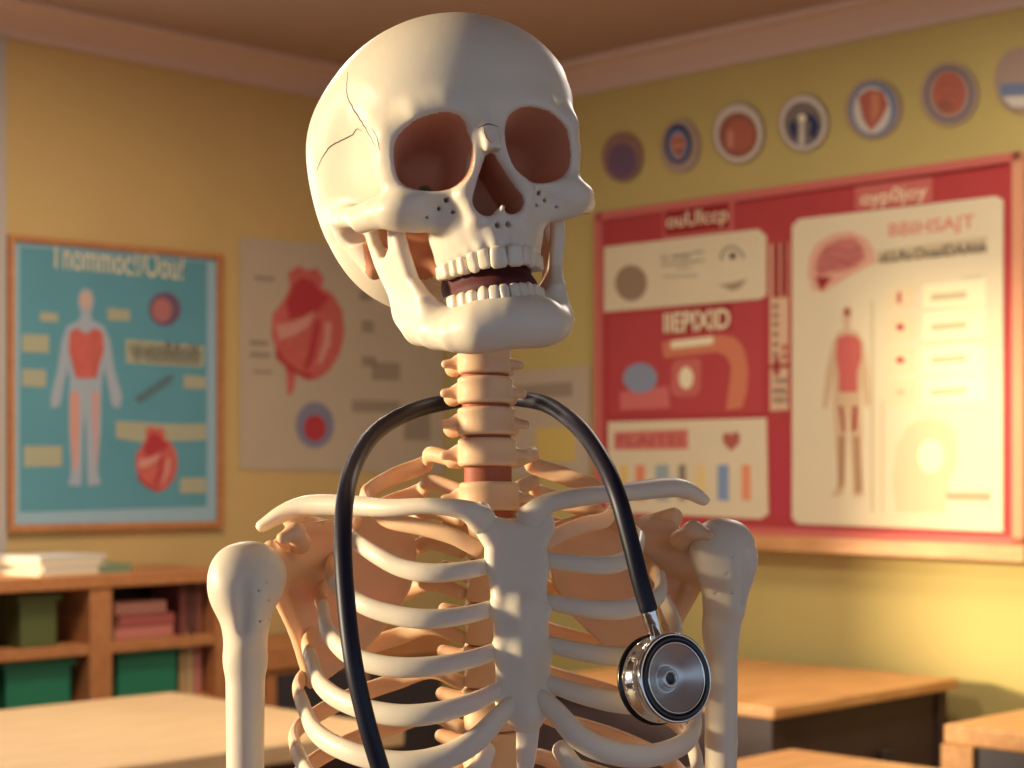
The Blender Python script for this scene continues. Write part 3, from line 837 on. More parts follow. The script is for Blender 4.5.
# slim white pipe-like casing strip at the very left edge of the view
s_edge = wl(0, 300)[0]; s_e2 = wl(2, 300)[0]
mb = MB(); wall_piece(mb, UL, NLft, s_edge-.12, s_e2, .0, HC-.11, -.03); struct(mb.build('trim_3', mat('grey_trim', (176, 164, 150), rough=.6)))

# ================================================================== LEFT WALL
paper = lambda n, c, r=.75: mat(n, c, rough=r, spec=.3)
P_TEAL = mat('teal_print', (92, 150, 160), rough=.6, spec=.3, noise=.08, nscale=5)
P_SKYB = paper('pale_blue_print', (150, 178, 186)); P_CREAM = paper('cream_paper', (226, 208, 168)); P_TAN = paper('tan_paper', (176, 160, 128))
P_LABEL = paper('label_sand', (168, 166, 136)); P_BODY = paper('body_grey_blue', (160, 170, 176)); P_BODYP = paper('body_peach', (196, 166, 148))
P_RED = mat('muscle_red', (204, 100, 88), rough=.6, spec=.3, noise=.2, nscale=30); P_DRED = paper('deep_red', (176, 56, 60)); P_PINK = paper('pale_pink', (208, 146, 128)); P_INK = paper('ink_grey', (66, 60, 58))
P_PLUM = paper('plum', (110, 84, 104)); P_NAVY = paper('navy_ink', (44, 50, 88)); P_STEELB = paper('slate_blue', (110, 124, 148))
b = Wall('anatomy_poster', 'L', 8, 531)
tag(b.e, 'teal human anatomy poster in a thin orange wood frame above the bookcase', 'poster')
b.poly('backing_board', [(12, 237), (222, 256), (222, 524), (12, 529)], P_SKYB, .002, .012)
fo = [(9, 234), (224, 254), (224, 527), (9, 532)]; fi = [(15, 240), (219, 259), (219, 521), (15, 525)]
fr = MB()
qo = [b.p(*c, off=.03) for c in fo]; qi = [b.p(*c, off=.03) for c in fi]
for i in range(4):
    j = (i+1) % 4; fr.prism([qo[i], qo[j], qi[j], qi[i]], -.03, -.002)
fr.build('frame', M_OAKD, b.e)
b.poly('sheet', [(20, 246), (207, 262), (207, 506), (20, 512)], P_TEAL, .012, .014)
b.text('title_lettering', 'Tnommoc?/Oou?', 50, 268, 184, 254, P_CREAM, .015)
body = b.poly('body_figure', [(78, 302), (80, 292), (86, 288), (92, 292), (94, 302), (91, 313), (92, 320), (104, 326), (110, 340), (114, 368), (122, 396), (120, 408), (112, 406), (108, 384), (104, 366), (102, 380), (101, 400), (101, 430), (98, 460), (98, 474), (101, 484), (88, 486), (87, 470), (86, 430), (85, 410), (83, 430), (82, 470), (81, 486), (68, 485), (71, 474), (71, 460), (69, 430), (69, 400), (70, 380), (68, 366), (64, 384), (60, 406), (51, 408), (51, 396), (58, 368), (62, 340), (67, 326), (80, 320), (81, 313)], P_BODY, .014, .016)
b.poly('chest_muscles', [(70, 332), (77, 328), (86, 334), (95, 328), (103, 332), (104, 350), (99, 366), (97, 378), (76, 378), (73, 366), (69, 350)], P_RED, .016, .018, body)
for dx in (0, 23):
    b.poly('leg_muscles', [(71+dx*.95, 392), (79+dx*.85, 392), (79+dx*.8, 430), (77+dx*.85, 470), (74+dx*.95, 470), (71+dx, 430)], P_PINK, .016, .0175, body)
b.oval('head_shade', 86, 300, 6, 9, P_BODYP, .016, .0175, body)
o = b.oval('organ_inset', 165, 309, 16, 17, P_PLUM, .014, .016); b.oval('organ_print', 162, 310, 10, 12, mat('dusty_rose', (170, 104, 100)), .016, .018, o)
lb = b.poly('caption_label', [(126, 339), (204, 346), (204, 367), (126, 363)], P_LABEL, .014, .016)
b.text('caption_lettering', 'oiunn8AnI6', 130, 353, 200, 344, P_INK, .0165, lb); b.text('caption_lettering', 'o-ouoooooo', 134, 361, 200, 355, P_INK, .0165, lb)
for q in ([(22, 334), (49, 335), (49, 353), (22, 352)], [(22, 369), (46, 370), (46, 387), (22, 386)], [(24, 446), (62, 446), (62, 466), (24, 467)], [(116, 421), (176, 424), (206, 424), (206, 440), (140, 442), (116, 438)], [(184, 375), (206, 377), (206, 389), (184, 388)], [(180, 478), (206, 478), (206, 493), (180, 493)], [(108, 308), (130, 310), (130, 321), (108, 320)], [(40, 312), (58, 313), (58, 322), (40, 321)]):
    b.poly('text_label', q, P_LABEL, .014, .0155)
b.poly('bone_print', [(134, 398), (166, 376), (174, 374), (172, 382), (140, 404)], mat('slate_green', (84, 112, 118)), .014, .0155)
def heart(W, cx, cy, s, par=None, d=.014, nm='heart_print'):
    H = [(0, 52), (-14, 44), (-26, 30), (-34, 8), (-33, -14), (-22, -30), (-16, -44), (-18, -58), (-8, -66), (0, -62), (10, -64), (16, -54), (14, -44), (24, -40), (34, -22), (36, 0), (32, 22), (22, 40), (10, 50)]
    h = W.poly(nm, [(cx+x*s, cy+y*s*.93+0.05*x*s) for x, y in H], P_RED, d, d+.002, par)
    for pts, m in (([(-20, -26), (-12, -48), (-4, -54), (6, -50), (14, -40), (22, -34), (10, -20), (-4, -14), (-16, -10)], P_DRED),
                   ([(-30, -4), (-18, -6), (-4, -12), (8, -22), (2, -4), (-12, 6), (-26, 12)], P_PINK), ([(8, -10), (14, -12), (10, 10), (6, 30), (0, 42), (-2, 38), (3, 16)], P_DRED),
                   ([(18, -10), (24, -8), (22, 14), (14, 34), (10, 34), (16, 12)], P_PINK), ([(-30, 18), (-20, 34), (-6, 44), (8, 46), (2, 51), (-16, 44), (-30, 30)], P_DRED)):
        W.poly('heart_shading_print', [(cx+x*s, cy+y*s*.93+0.05*x*s) for x, y in pts], m, d+.002, d+.0032, h)
    return h
heart(b, 156, 463, .60)
# heart chart
c = Wall('heart_chart', 'L', 238, 470)
tag(c.e, 'pale grey paper chart with a large red heart beside the corner of the room', 'chart')
P_GREYP = mat('grey_paper', (186, 168, 140), rough=.8, noise=.06, nscale=4)
c.poly('sheet', [(240, 237), (443, 254), (443, 474), (240, 469)], P_GREYP, .003, .006)
heart(c, 307, 330, 1.04, None, .006)
c.poly('vessel_print', [(286, 366), (296, 376), (293, 392), (288, 396)], P_RED, .0055, .0075)
o = c.oval('round_inset', 315, 425, 19, 23, mat('blue_grey', (124, 122, 140)), .006, .0075); c.oval('organ_print', 315, 428, 11, 13, P_DRED, .0075, .009, o)
P_FAINT = paper('faint_grey', (150, 134, 112))
for q in ((255, 276, 274, 280), (250, 340, 268, 345), (250, 352, 270, 357), (254, 370, 272, 373), (360, 290, 372, 300), (362, 320, 374, 332), (362, 356, 376, 366), (372, 362, 400, 380), (352, 400, 400, 412), (404, 410, 430, 440)):
    c.poly('faint_lines', [(q[0], q[1]), (q[2], q[1]+1), (q[2], q[3]+1), (q[0], q[3])], P_FAINT, .006, .007)

# ================================================================== RIGHT WALL
g = Wall('paper_notice', 'R', 503, 470)
tag(g.e, 'pale paper sheet with a yellow patch on the wall behind the neck', 'notice')
g.poly('sheet', [(503, 372), (590, 366), (590, 476), (503, 476)], P_GREYP, .003, .006)
g.poly('yellow_patch', [(536, 428), (575, 426), (575, 462), (536, 462)], mat('yellow_print', (204, 176, 92)), .006, .0075)
g.poly('header_patch', [(512, 386), (572, 382), (572, 396), (512, 399)], P_FAINT, .006, .0075)

B_RED = mat('board_red', (178, 64, 62), rough=.75, noise=.08, nscale=6, spec=.25)
B_PINK = paper('board_pink', (198, 104, 92)); B_CREAM = mat('board_cream', (220, 204, 166), rough=.7, noise=.04, nscale=5, spec=.25)
B_WHITE = paper('letter_cream', (236, 222, 178)); B_DRED = paper('title_dark_red', (150, 34, 36))
bd = Wall('bulletin_board', 'R', 598, 552)
tag(bd.e, 'wide red bulletin board with a wooden ledge on the right wall', 'bulletin board')
bd.poly('felt_panel', [(598, 219), (1017, 158), (1017, 540), (598, 524)], B_RED, .002, .016)
bd.poly('top_rail', [(596, 213), (1021, 151), (1021, 160), (596, 221)], B_PINK, .002, .03)
bd.poly('side_rail', [(1012, 152), (1023, 151), (1023, 548), (1012, 547)], paper('rail_peach', (208, 146, 108)), .002, .03)
bd.poly('side_rail', [(594, 213), (601, 212), (601, 530), (594, 530)], B_PINK, .002, .03)
bd.poly('bottom_rail', [(596, 521), (1023, 538), (1023, 549), (596, 530)], B_PINK, .002, .03)
bd.poly('ledge', [(596, 529), (1024, 546), (1024, 562), (596, 542)], M_OAK, .0, .09)
d = bd
# title strips
t1 = d.poly('title_strip', [(663, 208), (733, 198), (733, 231), (663, 239)], B_PINK, .016, .020)
d.poly('title_ground', [(665, 211), (729, 202), (729, 228), (665, 236)], B_DRED, .020, .0215, t1)
d.text('title_lettering', 'ouUlccp', 667, 233, 728, 206, B_WHITE, .0215, t1, .0)
d.poly('shadow_line', [(738, 200), (1008, 163), (1008, 166), (738, 203)], B_DRED, .016, .0175)
t2 = d.poly('title_strip', [(855, 187), (932, 177), (932, 201), (855, 210)], B_PINK, .016, .020)
d.text('title_lettering', 'oyp0joy', 861, 210, 927, 183, B_WHITE, .0205, t2, .0)
# panel A : eye
A = d.poly('cream_panel', [(604, 247), (758, 229), (766, 236), (766, 295), (760, 299), (604, 312)], B_CREAM, .016, .020)
d.oval('grey_blot', 631, 283, 16, 18, paper('grey_blot', (150, 126, 98)), .020, .0212, A)
def strokes(W, name, pts, wd, m, d0, d1, par):
    L = []; R = []
    P = [np.array(p, float) for p in pts]
    for i, p in enumerate(P):
        t = P[min(i+1, len(P)-1)]-P[max(i-1, 0)]; t /= np.linalg.norm(t); nn = np.array([-t[1], t[0]])*wd/2
        L.append(tuple(p+nn)); R.append(tuple(p-nn))
    mb = MB()
    for i in range(len(P)-1):
        mb.prism([W.p(*L[i], off=d1), W.p(*L[i+1], off=d1), W.p(*R[i+1], off=d1), W.p(*R[i], off=d1)], -d1, -d0)
    return mb.build(name, m, par)
strokes(d, 'eyebrow_line', [(721, 260), (722, 253), (726, 248), (732, 246.5), (738, 249), (742, 254), (743.5, 258)], 1.6, P_INK, .020, .0212, A)
d.oval('eye_dot', 732.5, 256, 3.3, 3.3, P_INK, .020, .0212, A)
d.poly('lip_print', [(717, 285), (732, 283), (747, 279), (740, 288), (732, 291), (724, 287)], paper('lip_grey', (160, 138, 106)), .020, .0212, A)
d.text('label_lettering', 'D W00', 662, 260.5, 690, 253, P_INK, .0205, A)
for q in ((662, 265, 704, 260, 1.2), (692, 253, 703, 251.5, 1.3), (663, 277, 698, 275, .8), (675, 269, 692, 267, .7)):
    strokes(d, 'ruled_line', [(q[0], q[1]), (q[2], q[3])], q[4], P_INK, .020, .0212, A)
# panel B : red with cream letters
Bp = d.poly('crimson_panel', [(610, 318), (764, 300), (764, 414), (610, 414)], mat('crimson', (182, 60, 60), rough=.7, noise=.06, nscale=5), .016, .020)
d.poly('title_ground', [(663, 312), (731, 304), (731, 329), (663, 335)], B_DRED, .020, .0215, Bp)
d.text('title_lettering', 'IIEPIXID', 664, 333, 730, 308, B_WHITE, .0215, Bp, .02)
hook = [(662, 342), (720, 335), (734, 337), (742, 345), (746, 356), (748, 372), (747, 390), (742, 408), (726, 410), (730, 380), (731, 366), (726, 356), (716, 352), (664, 358)]
d.poly('arm_print', hook, paper('apricot', (206, 122, 88)), .020, .0215, Bp)
d.poly('cream_bar', [(671, 341), (713, 336), (713, 344), (671, 349)], B_WHITE, .0215, .023, Bp)
bx = d.poly('organ_tile', [(672, 364), (676, 360), (698, 358), (701, 362), (700, 390), (696, 396), (676, 397), (671, 392)], B_PINK, .020, .0215, Bp)
d.oval('organ_core', 686, 378, 7, 11, B_WHITE, .0215, .023, bx)
d.oval('blue_blot', 640, 378, 17, 15, paper('dusty_blue', (136, 144, 158)), .020, .0215, Bp)
d.poly('pink_blot', [(620, 392), (668, 386), (670, 408), (620, 410)], paper('blot_pink', (206, 108, 100)), .020, .0212, Bp)
# panel C : cream with bars
Cp = d.poly('cream_panel', [(608, 422), (766, 418), (768, 514), (760, 519), (608, 512)], B_CREAM, .016, .020)
d.poly('pink_title', [(614, 432), (688, 429), (688, 449), (614, 450)], paper('title_pink', (206, 116, 100)), .020, .0215, Cp)
d.text('title_lettering', 'FLAITEI', 618, 446, 682, 434, mat('title_pink_dark', (176, 72, 68)), .0215, Cp, .01)
d.poly('heart_dot', [(722, 436), (727, 432), (731, 435), (735, 431), (740, 435), (739, 443), (731, 451), (724, 444)], paper('heart_dot', (174, 92, 78)), .020, .0215, Cp)
for x, w_, col in ((624, 8, (222, 188, 110)), (640, 9, (222, 138, 98)), (662, 13, (152, 164, 162)), (682, 7, (140, 122, 104)), (700, 10, (224, 196, 130)), (723, 11, (128, 148, 172)), (746, 9, (226, 146, 104))):
    m = paper('bar_%d_%d_%d' % col, col)
    d.poly('colour_bar', [(x-w_/2, 465), (x+w_/2, 464.6), (x+w_/2, 501), (x-w_/2, 500)], m, .020, .0215, Cp)
# narrow strip
Sp = d.poly('narrow_strip', [(770, 244), (788, 242), (788, 410), (770, 411)], paper('strip_cream', (214, 178, 140)), .016, .020)
d.poly('strip_band', [(773, 244), (779, 243), (779, 298), (773, 298)], B_DRED, .020, .0212, Sp); d.poly('strip_band', [(781, 243), (787, 242), (787, 297), (781, 297)], B_DRED, .020, .0212, Sp)
for k, y in enumerate((304, 313, 322, 332, 342, 352)): d.poly('strip_mark', [(773, y), (778, y-.3), (778, y+4.5), (773, y+5)], mat('strip_mark', (140, 92, 72)), .020, .0212, Sp)
for y in (345, 354): d.poly('strip_mark', [(782, y), (787, y-.3), (787, y+5), (782, y+5.4)], mat('strip_mark_red', (176, 66, 54)), .020, .0212, Sp)
d.poly('strip_cross', [(769, 365), (790, 363), (790, 367), (769, 369)], B_DRED, .0205, .022, Sp); d.poly('strip_cross', [(774, 358), (779, 357.5), (779, 375), (774, 375.5)], B_DRED, .020, .0214, Sp)
d.text('strip_lettering', 'TWMI', 773, 384, 787, 378, P_INK, .0205, Sp); d.text('strip_lettering', 'MEMIL', 773, 394, 787, 388, P_INK, .0205, Sp); d.text('strip_lettering', 'WIDU', 773, 403, 787, 397, P_INK, .0205, Sp)
d.poly('strip_foot', [(773, 430), (788, 430), (788, 518), (773, 517)], mat('strip_foot_red', (176, 44, 56)), .016, .018, Sp)
# big poster
pz = Wall('human_body_poster', 'R', 794, 530, .0)
tag(pz.e, 'large cream poster of a brain and a red human body on the red board', 'poster')
pz.poly('sheet', [(792, 226), (799, 219), (996, 196), (1003, 200), (1003, 532), (798, 524), (792, 518)], B_CREAM, .0175, .022)
q = pz
br = q.poly('brain_halo', [(808, 275), (809, 258), (816, 244), (832, 234), (850, 231), (866, 238), (874, 250), (876, 262), (860, 270), (846, 278), (824, 292), (812, 290)], paper('halo_pink', (214, 162, 132)), .022, .0235)
q.poly('brain_print', [(815, 268), (818, 256), (826, 245), (840, 239), (854, 238), (862, 246), (865, 258), (858, 264), (846, 270), (832, 272), (818, 276)], mat('brain_pink', (194, 112, 98), rough=.7, noise=.15, nscale=30), .0235, .025, br)
for pts in ([(822, 253), (836, 249), (850, 252), (858, 248)], [(819, 262), (834, 257), (846, 262), (860, 257)], [(818, 270), (840, 262), (856, 266)]):
    strokes(q, 'brain_fold', pts, 1.6, paper('fold_red', (168, 84, 78)), .025, .026, br)
q.poly('jaw_print', [(815, 277), (832, 277), (821, 291)], B_DRED, .0235, .025, br)
q.text('heading_lettering', 'BBIHSAJT', 889, 241, 975, 214, paper('heading_salmon', (214, 128, 104)), .0222, None, .01)
q.poly('caption_strip', [(877, 251), (987, 236), (987, 252), (877, 264)], paper('caption_tan', (196, 176, 136)), .022, .0232)
q.text('caption_lettering', 'uLLAs.OoaslDAAhh', 880, 262.5, 986, 241, P_INK, .0235, None, .01)
bf = q.poly('body_figure', [(842, 318), (843, 308), (847, 306), (851, 308), (851, 318), (849, 328), (858, 332), (864, 344), (868, 372), (870, 404), (865, 408), (861, 384), (860, 372), (860, 400), (862, 430), (861, 460), (863, 496), (853, 497), (852, 470), (849, 430), (848, 408), (846, 430), (845, 470), (844, 490), (840, 496), (831, 496), (838, 484), (836, 450), (834, 420), (833, 400), (835, 372), (832, 384), (827, 408), (822, 408), (826, 372), (832, 344), (838, 332), (844, 328)], paper('figure_tan', (204, 172, 132)), .022, .0235)
q.poly('torso_muscles', [(837, 338), (846, 334), (856, 336), (861, 342), (861, 358), (857, 372), (857, 392), (839, 392), (839, 374), (836, 358)], paper('torso_rose', (196, 96, 86)), .0235, .025, bf)
q.poly('thigh_muscles', [(839, 406), (842, 406), (845, 430), (843, 434)], B_DRED, .0235, .025, bf); q.poly('thigh_muscles', [(853, 406), (857, 406), (856, 430), (852, 432)], B_DRED, .0235, .025, bf)
q.poly('shin_print', [(838, 436), (845, 436), (844, 484), (838, 490)], paper('shin_brown', (170, 130, 96)), .0235, .025, bf); q.poly('shin_print', [(853, 436), (859, 436), (862, 490), (855, 494)], paper('shin_brown', (170, 130, 96)), .0235, .025, bf)
q.oval('face_print', 847, 312, 3, 4, paper('face_red', (150, 70, 56)), .0235, .025, bf)
LT = paper('tile_pale', (238, 222, 178)); LG = paper('line_khaki', (192, 176, 138))
for i, (y0, y1) in enumerate(((286, 308), (314, 340), (346, 374), (380, 404))):
    t = q.poly('thumbnail_tile', [(888, y0+2), (914, y0-1), (914, y1-1), (888, y1+1)], paper('thumb_tan', (222, 200, 156)), .022, .0232)
    if i == 0: q.poly('red_vessel', [(897, 292), (901, 291.5), (901, 303), (897, 303.4)], P_RED, .0232, .0244, t)
    else: q.oval('organ_mark', 900, (y0+y1)/2, 4, 3.4, [P_DRED, P_DRED, P_DRED, LG][i], .0232, .0244, t)
    t = q.poly('text_tile', [(923, y0-1), (986, y0-7), (986, y1-3), (923, y1)], LT, .022, .0232)
    q.poly('text_rule', [(931, (y0+y1)/2-3), (966, (y0+y1)/2-6), (966, (y0+y1)/2+1), (931, (y0+y1)/2+4)], LG, .0232, .0244, t)
strokes(q, 'ruled_line', [(923, 345), (990, 340)], 1.4, LG, .022, .0232, q.e); strokes(q, 'ruled_line', [(962, 278), (982, 276)], 1.8, LG, .022, .0232, q.e)
strokes(q, 'column_line', [(872, 300), (872, 512)], 2, LG, .022, .0232, q.e); strokes(q, 'column_line', [(882, 400), (882, 512)], 1.2, LG, .022, .0232, q.e)
sk = q.poly('head_diagram', [(896, 512), (892, 480), (896, 448), (908, 426), (924, 418), (944, 420), (956, 432), (956, 460), (948, 480), (944, 512)], paper('diagram_khaki', (206, 188, 146)), .022, .0235)
q.oval('head_diagram_core', 931, 456, 13, 17, LT, .0235, .025, sk)
q.poly('salmon_caption', [(947, 492), (990, 492), (990, 501), (947, 500)], paper('salmon', (222, 150, 118)), .022, .0235)

# round pictures above the board
RND = [(622, 157, 21, 26, 0), (680, 146, 20, 28, 1), (738, 133, 27, 32, 2), (803, 123, 26, 30, 3), (873, 109, 29, 31, 4), (949, 94, 30, 33, 5), (1020, 80, 27, 34, 6)]
RL = ['plum coloured round picture nearest the skull', 'round picture of a face in a dark navy ring', 'round picture of a red ear shape with a cream rim', 'round picture of a dark joint with a white stem',
      'round picture of an orange tapering organ with a blue edge', 'round picture of a red brown organ with a thin navy ring', 'grey blue round picture cut by the right edge of the photo']
G1 = paper('badge_grey', (166, 142, 124)); G2 = paper('badge_brown', (150, 92, 70)); G3 = paper('badge_terracotta', (176, 98, 76)); G4 = paper('badge_white', (206, 196, 178)); G5 = paper('badge_orange', (200, 130, 96))
for cx, cy, rx, ry, k in RND:
    r_ = Wall('round_picture', 'R', cx, cy)
    tag(r_.e, RL[k], 'round picture', 'round anatomy pictures in a row above the red board')
    rx *= .95; ry *= .96
    dd = r_.oval('disc', cx, cy, rx, ry, G1 if k != 0 else mat('badge_mauve', (140, 104, 88)), .003, .012)
    if k == 0: r_.oval('picture', cx, cy+4, rx*.72, ry*.7, P_PLUM, .012, .0135)
    if k == 1:
        a = r_.oval('ring', cx-2, cy-2, 13.5, 20, P_NAVY, .012, .0135); r_.oval('inner_field', cx-2, cy-1, 10.5, 16, P_STEELB, .0135, .015, a)
        r_.poly('picture', [(cx-10, cy-6), (cx-2, cy-13), (cx+6, cy-7), (cx+4, cy+4), (cx-2, cy+14), (cx-8, cy+4)], G5, .015, .016, a); r_.poly('picture_shade', [(cx-9, cy-6), (cx+5, cy-8), (cx+4, cy-4), (cx-8, cy-2)], G2, .016, .017, a)
        r_.poly('picture_shade', [(cx-6, cy+3), (cx+3, cy+1), (cx+1, cy+8), (cx-4, cy+8)], G2, .016, .017, a)
    if k == 2:
        r_.oval('rim', cx, cy, rx*.93, ry*.93, G4, .012, .0132); a = r_.oval('ear_print', cx, cy+2, rx*.76, ry*.74, G2, .0132, .0145); r_.oval('ear_inner', cx+2, cy+2, rx*.55, ry*.52, G3, .0145, .016, a); r_.oval('ear_fold', cx-8, cy+6, 3, 10, paper('ear_pink', (204, 138, 112)), .016, .017, a)
    if k == 3:
        r_.oval('rim', cx, cy, rx*.93, ry*.93, G4, .012, .0132); a = r_.oval('joint_ground', cx, cy+1, rx*.78, ry*.78, mat('joint_grey', (120, 106, 96)), .0132, .0145)
        r_.poly('dark_ligament', [(cx-2, cy-10), (cx+10, cy-8), (cx+16, cy+2), (cx+12, cy+16), (cx+6, cy+12), (cx+8, cy), (cx+2, cy-4)], P_NAVY, .0145, .016, a)
        r_.poly('dark_ligament', [(cx-14, cy+2), (cx-8, cy-4), (cx-6, cy+8), (cx-10, cy+18)], P_NAVY, .0145, .016, a)
        r_.poly('white_stem', [(cx-3, cy-6), (cx+1, cy-6), (cx+1, cy+22), (cx-4, cy+22)], G4, .016, .017, a); r_.oval('bright_node', cx-1, cy-5, 4, 4, B_WHITE, .017, .018, a)
    if k == 4:
        a = r_.oval('ring', cx, cy, rx*.85, ry*.92, P_STEELB, .012, .0135); r_.oval('pale_field', cx-1, cy+1, rx*.68, ry*.8, G4, .0135, .0145, a)
        r_.poly('organ_print', [(cx-15, cy-12), (cx-4, cy-20), (cx+10, cy-18), (cx+15, cy-4), (cx+8, cy+10), (cx-2, cy+22), (cx-10, cy+10)], G3, .0145, .016, a); r_.poly('organ_light', [(cx-2, cy-16), (cx+6, cy-15), (cx+6, cy+2), (cx-1, cy+14)], G5, .016, .017, a)
    if k == 5:
        a = r_.oval('ring', cx, cy, rx*.82, ry*.86, P_NAVY, .012, .0135); r_.oval('inner_field', cx, cy, rx*.75, ry*.79, G1, .0135, .0145, a)
        r_.oval('organ_print', cx, cy-1, rx*.58, ry*.68, G3, .0145, .016, a); r_.oval('organ_shade', cx-4, cy+12, 8, 6, G2, .016, .017, a)
        strokes(r_, 'organ_line', [(cx-10, cy-8), (cx, cy-11), (cx+11, cy-8)], 1.5, G2, .016, .017, a); strokes(r_, 'organ_line', [(cx-8, cy+2), (cx+3, cy), (cx+10, cy+3)], 1.5, G2, .016, .017, a)
    if k == 6:
        r_.poly('blue_band', [(cx-20, cy+4), (cx+18, cy+2), (cx+18, cy+14), (cx-19, cy+16)], P_STEELB, .012, .0135); r_.poly('pale_band', [(cx-17, cy+17), (cx+16, cy+15), (cx+8, cy+26), (cx-8, cy+27)], G4, .012, .0135)

# ================================================================== BOOKCASE (left wall)
DEP = .36
def wl3(px, py, off): u, z = wl(px, py, off); return u, z
u_r, _ = wl(224, 600, DEP); u_l = u_r-2.9
e = empty('bookcase', (*(C0+UL*u_l+NLft*.02), 0), ALF)
tag(e, 'low honey wood bookcase with open cubbies under the anatomy poster', 'bookcase')
BL = u_r-u_l; TOPZ = wl(100, 574, DEP)[1]
uc = [0]
pu = wl(98, 600, DEP)[0]-u_l
step = BL-pu
mb = MB().box(-.01, BL+.01, -DEP-.01, 0, TOPZ-.045, TOPZ, .004); mb.build('top_board', M_OAKD, e)
xs = [BL, pu, pu-step, pu-2*step]
xs = [x for x in xs if x > .05]+[0]
for x in xs:
    w_ = .05 if x in (xs[0], 0) else .085
    x0 = min(max(x-w_/2, 0), BL-w_)
    MB().box(x0, x0+w_, -DEP, 0, .06, TOPZ-.045, .003).build('upright', M_OAKD, e)
z2 = wl(100, 643, DEP)[1]; z3 = wl(100, 706, DEP)[1]
for z in (z2, z3, .32):
    MB().box(.02, BL-.02, -DEP+.005, -.012, z-.035, z, .002).build('shelf', M_OAKD, e)
MB().box(.0, BL, -.012, 0, .06, TOPZ-.045).build('back_panel', mat('bookcase_back', (92, 58, 46), rough=.8), e)
MB().box(.0, BL, -DEP+.03, 0, 0, .06).build('plinth', M_DARK, e)
def onshelf(name, px0, px1, zb, h, depth, m, label, cat, group=None, lip=True, yy=-DEP+.05):
    a = wl(px0, 600, DEP)[0]; b_ = wl(px1, 600, DEP)[0]
    W = b_-a; o_ = C0+UL*(a+W/2)+NLft*(.02)
    e_ = empty(name, (*(o_+NLft*(-yy-depth/2)), zb), ALF); tag(e_, label, cat, group)
    return e_, W
def bin_(px0, px1, zb, h, m, label):
    e_, W = onshelf('storage_bin', px0, px1, zb, h, .26, m, label, 'storage bin')
    mb = MB(); t = .006; D_ = .13
    mb.box(-W/2, W/2, -D_, -D_+t, 0, h).box(-W/2, W/2, D_-t, D_, 0, h).box(-W/2, -W/2+t, -D_, D_, 0, h).box(W/2-t, W/2, -D_, D_, 0, h).box(-W/2, W/2, -D_, D_, 0, t)
    mb.build('tub', m, e_)
    mb = MB(); q_ = .012
    mb.box(-W/2-q_, W/2+q_, -D_-q_, -D_, h-.02, h).box(-W/2-q_, W/2+q_, D_, D_+q_, h-.02, h).box(-W/2-q_, -W/2, -D_, D_, h-.02, h).box(W/2, W/2+q_, -D_, D_, h-.02, h)
    mb.build('rim', m, e_)
M_GREEN = mat('bin_green', (32, 118, 84), rough=.5); M_OLIVE = mat('bin_olive', (84, 92, 44), rough=.6)
bin_(10, 76, z3, .165, M_GREEN, 'green storage bin in the lower left cubby of the bookcase')
bin_(122, 182, z3, .18, M_GREEN, 'green storage bin in the lower right cubby beside books')
bin_(24, 62, z2, .17, M_OLIVE, 'olive green storage box in the upper left cubby')
bcols = [(176, 96, 84), (150, 74, 66), (196, 120, 104), (128, 84, 60), (182, 150, 100), (160, 110, 90), (140, 60, 52), (200, 170, 120)]
bookn = [0]
def book(u, zb, th, h, dep, col, lying=False, label='', grp=''):
    m = mat('cover_%d_%d_%d' % col, col, rough=.6)
    p_ = C0+UL*u+NLft*(DEP-.04-dep/2)
    e_ = empty('book', (*p_, zb), ALF); tag(e_, label, 'book', grp)
    if lying:
        MB().box(-h/2, h/2, -dep/2, dep/2, 0, .004).box(-h/2, h/2, -dep/2, dep/2, th-.004, th).box(-h/2, h/2, -dep/2, -dep/2+.004, 0, th).build('cover', m, e_)
        MB().box(-h/2+.004, h/2-.004, -dep/2+.004, dep/2-.005, .004, th-.004).build('pages', P_CREAM, e_)
    else:
        MB().box(-th/2, -th/2+.003, -dep/2, dep/2, 0, h).box(th/2-.003, th/2, -dep/2, dep/2, 0, h).box(-th/2, th/2, -dep/2, -dep/2+.003, 0, h).build('cover', m, e_)
        MB().box(-th/2+.003, th/2-.003, -dep/2+.003, dep/2-.005, .003, h-.006).build('pages', P_CREAM, e_)
# stack in the upper right cubby
ua, ub = wl(122, 600, DEP)[0], wl(180, 600, DEP)[0]
for i, (col, nm) in enumerate(zip([(190, 116, 100), (168, 84, 76), (204, 140, 118)], ['bottom', 'middle', 'top'])):
    book((ua+ub)/2+[0, .01, -.015][i], z2+.042*i, .042, (ub-ua)*[1, .95, .88][i], .2, col, True, ['wide rose book at the bottom of the pile in the upper right cubby', 'dark rose book in the middle of the pile in the upper right cubby', 'pale pink book on top of the pile in the upper right cubby'][i], 'books lying in the upper right cubby')
u = wl(186, 600, DEP)[0]; k = 0
while u < u_r-.08 and k < 6:
    th = [.03, .026, .034, .024, .03, .028][k]
    book(u+th/2, z3, th, [.2, .23, .19, .22, .2, .21][k], .18, bcols[(k*3+4) % 8], False, ['pale tan', 'rust red', 'rose', 'sand coloured', 'brown', 'terracotta'][k]+' upright book right of the green bin in the lower cubby', 'books standing right of the green bin'); u += th+.002; k += 1
u = wl(186, 600, DEP)[0]; k = 0
while u < u_r-.08 and k < 5:
    th = [.035, .03, .028, .036, .03][k]
    book(u+th/2, z2, th, [.17, .16, .18, .15, .17][k], .18, [(122, 62, 52), (96, 56, 48), (140, 80, 60), (110, 66, 60), (84, 50, 46)][k], False, ['maroon', 'dark brown', 'russet', 'dull plum', 'near black brown'][k]+' upright book right of the rose pile in the upper cubby', 'books standing right of the rose pile'); u += th+.002; k += 1
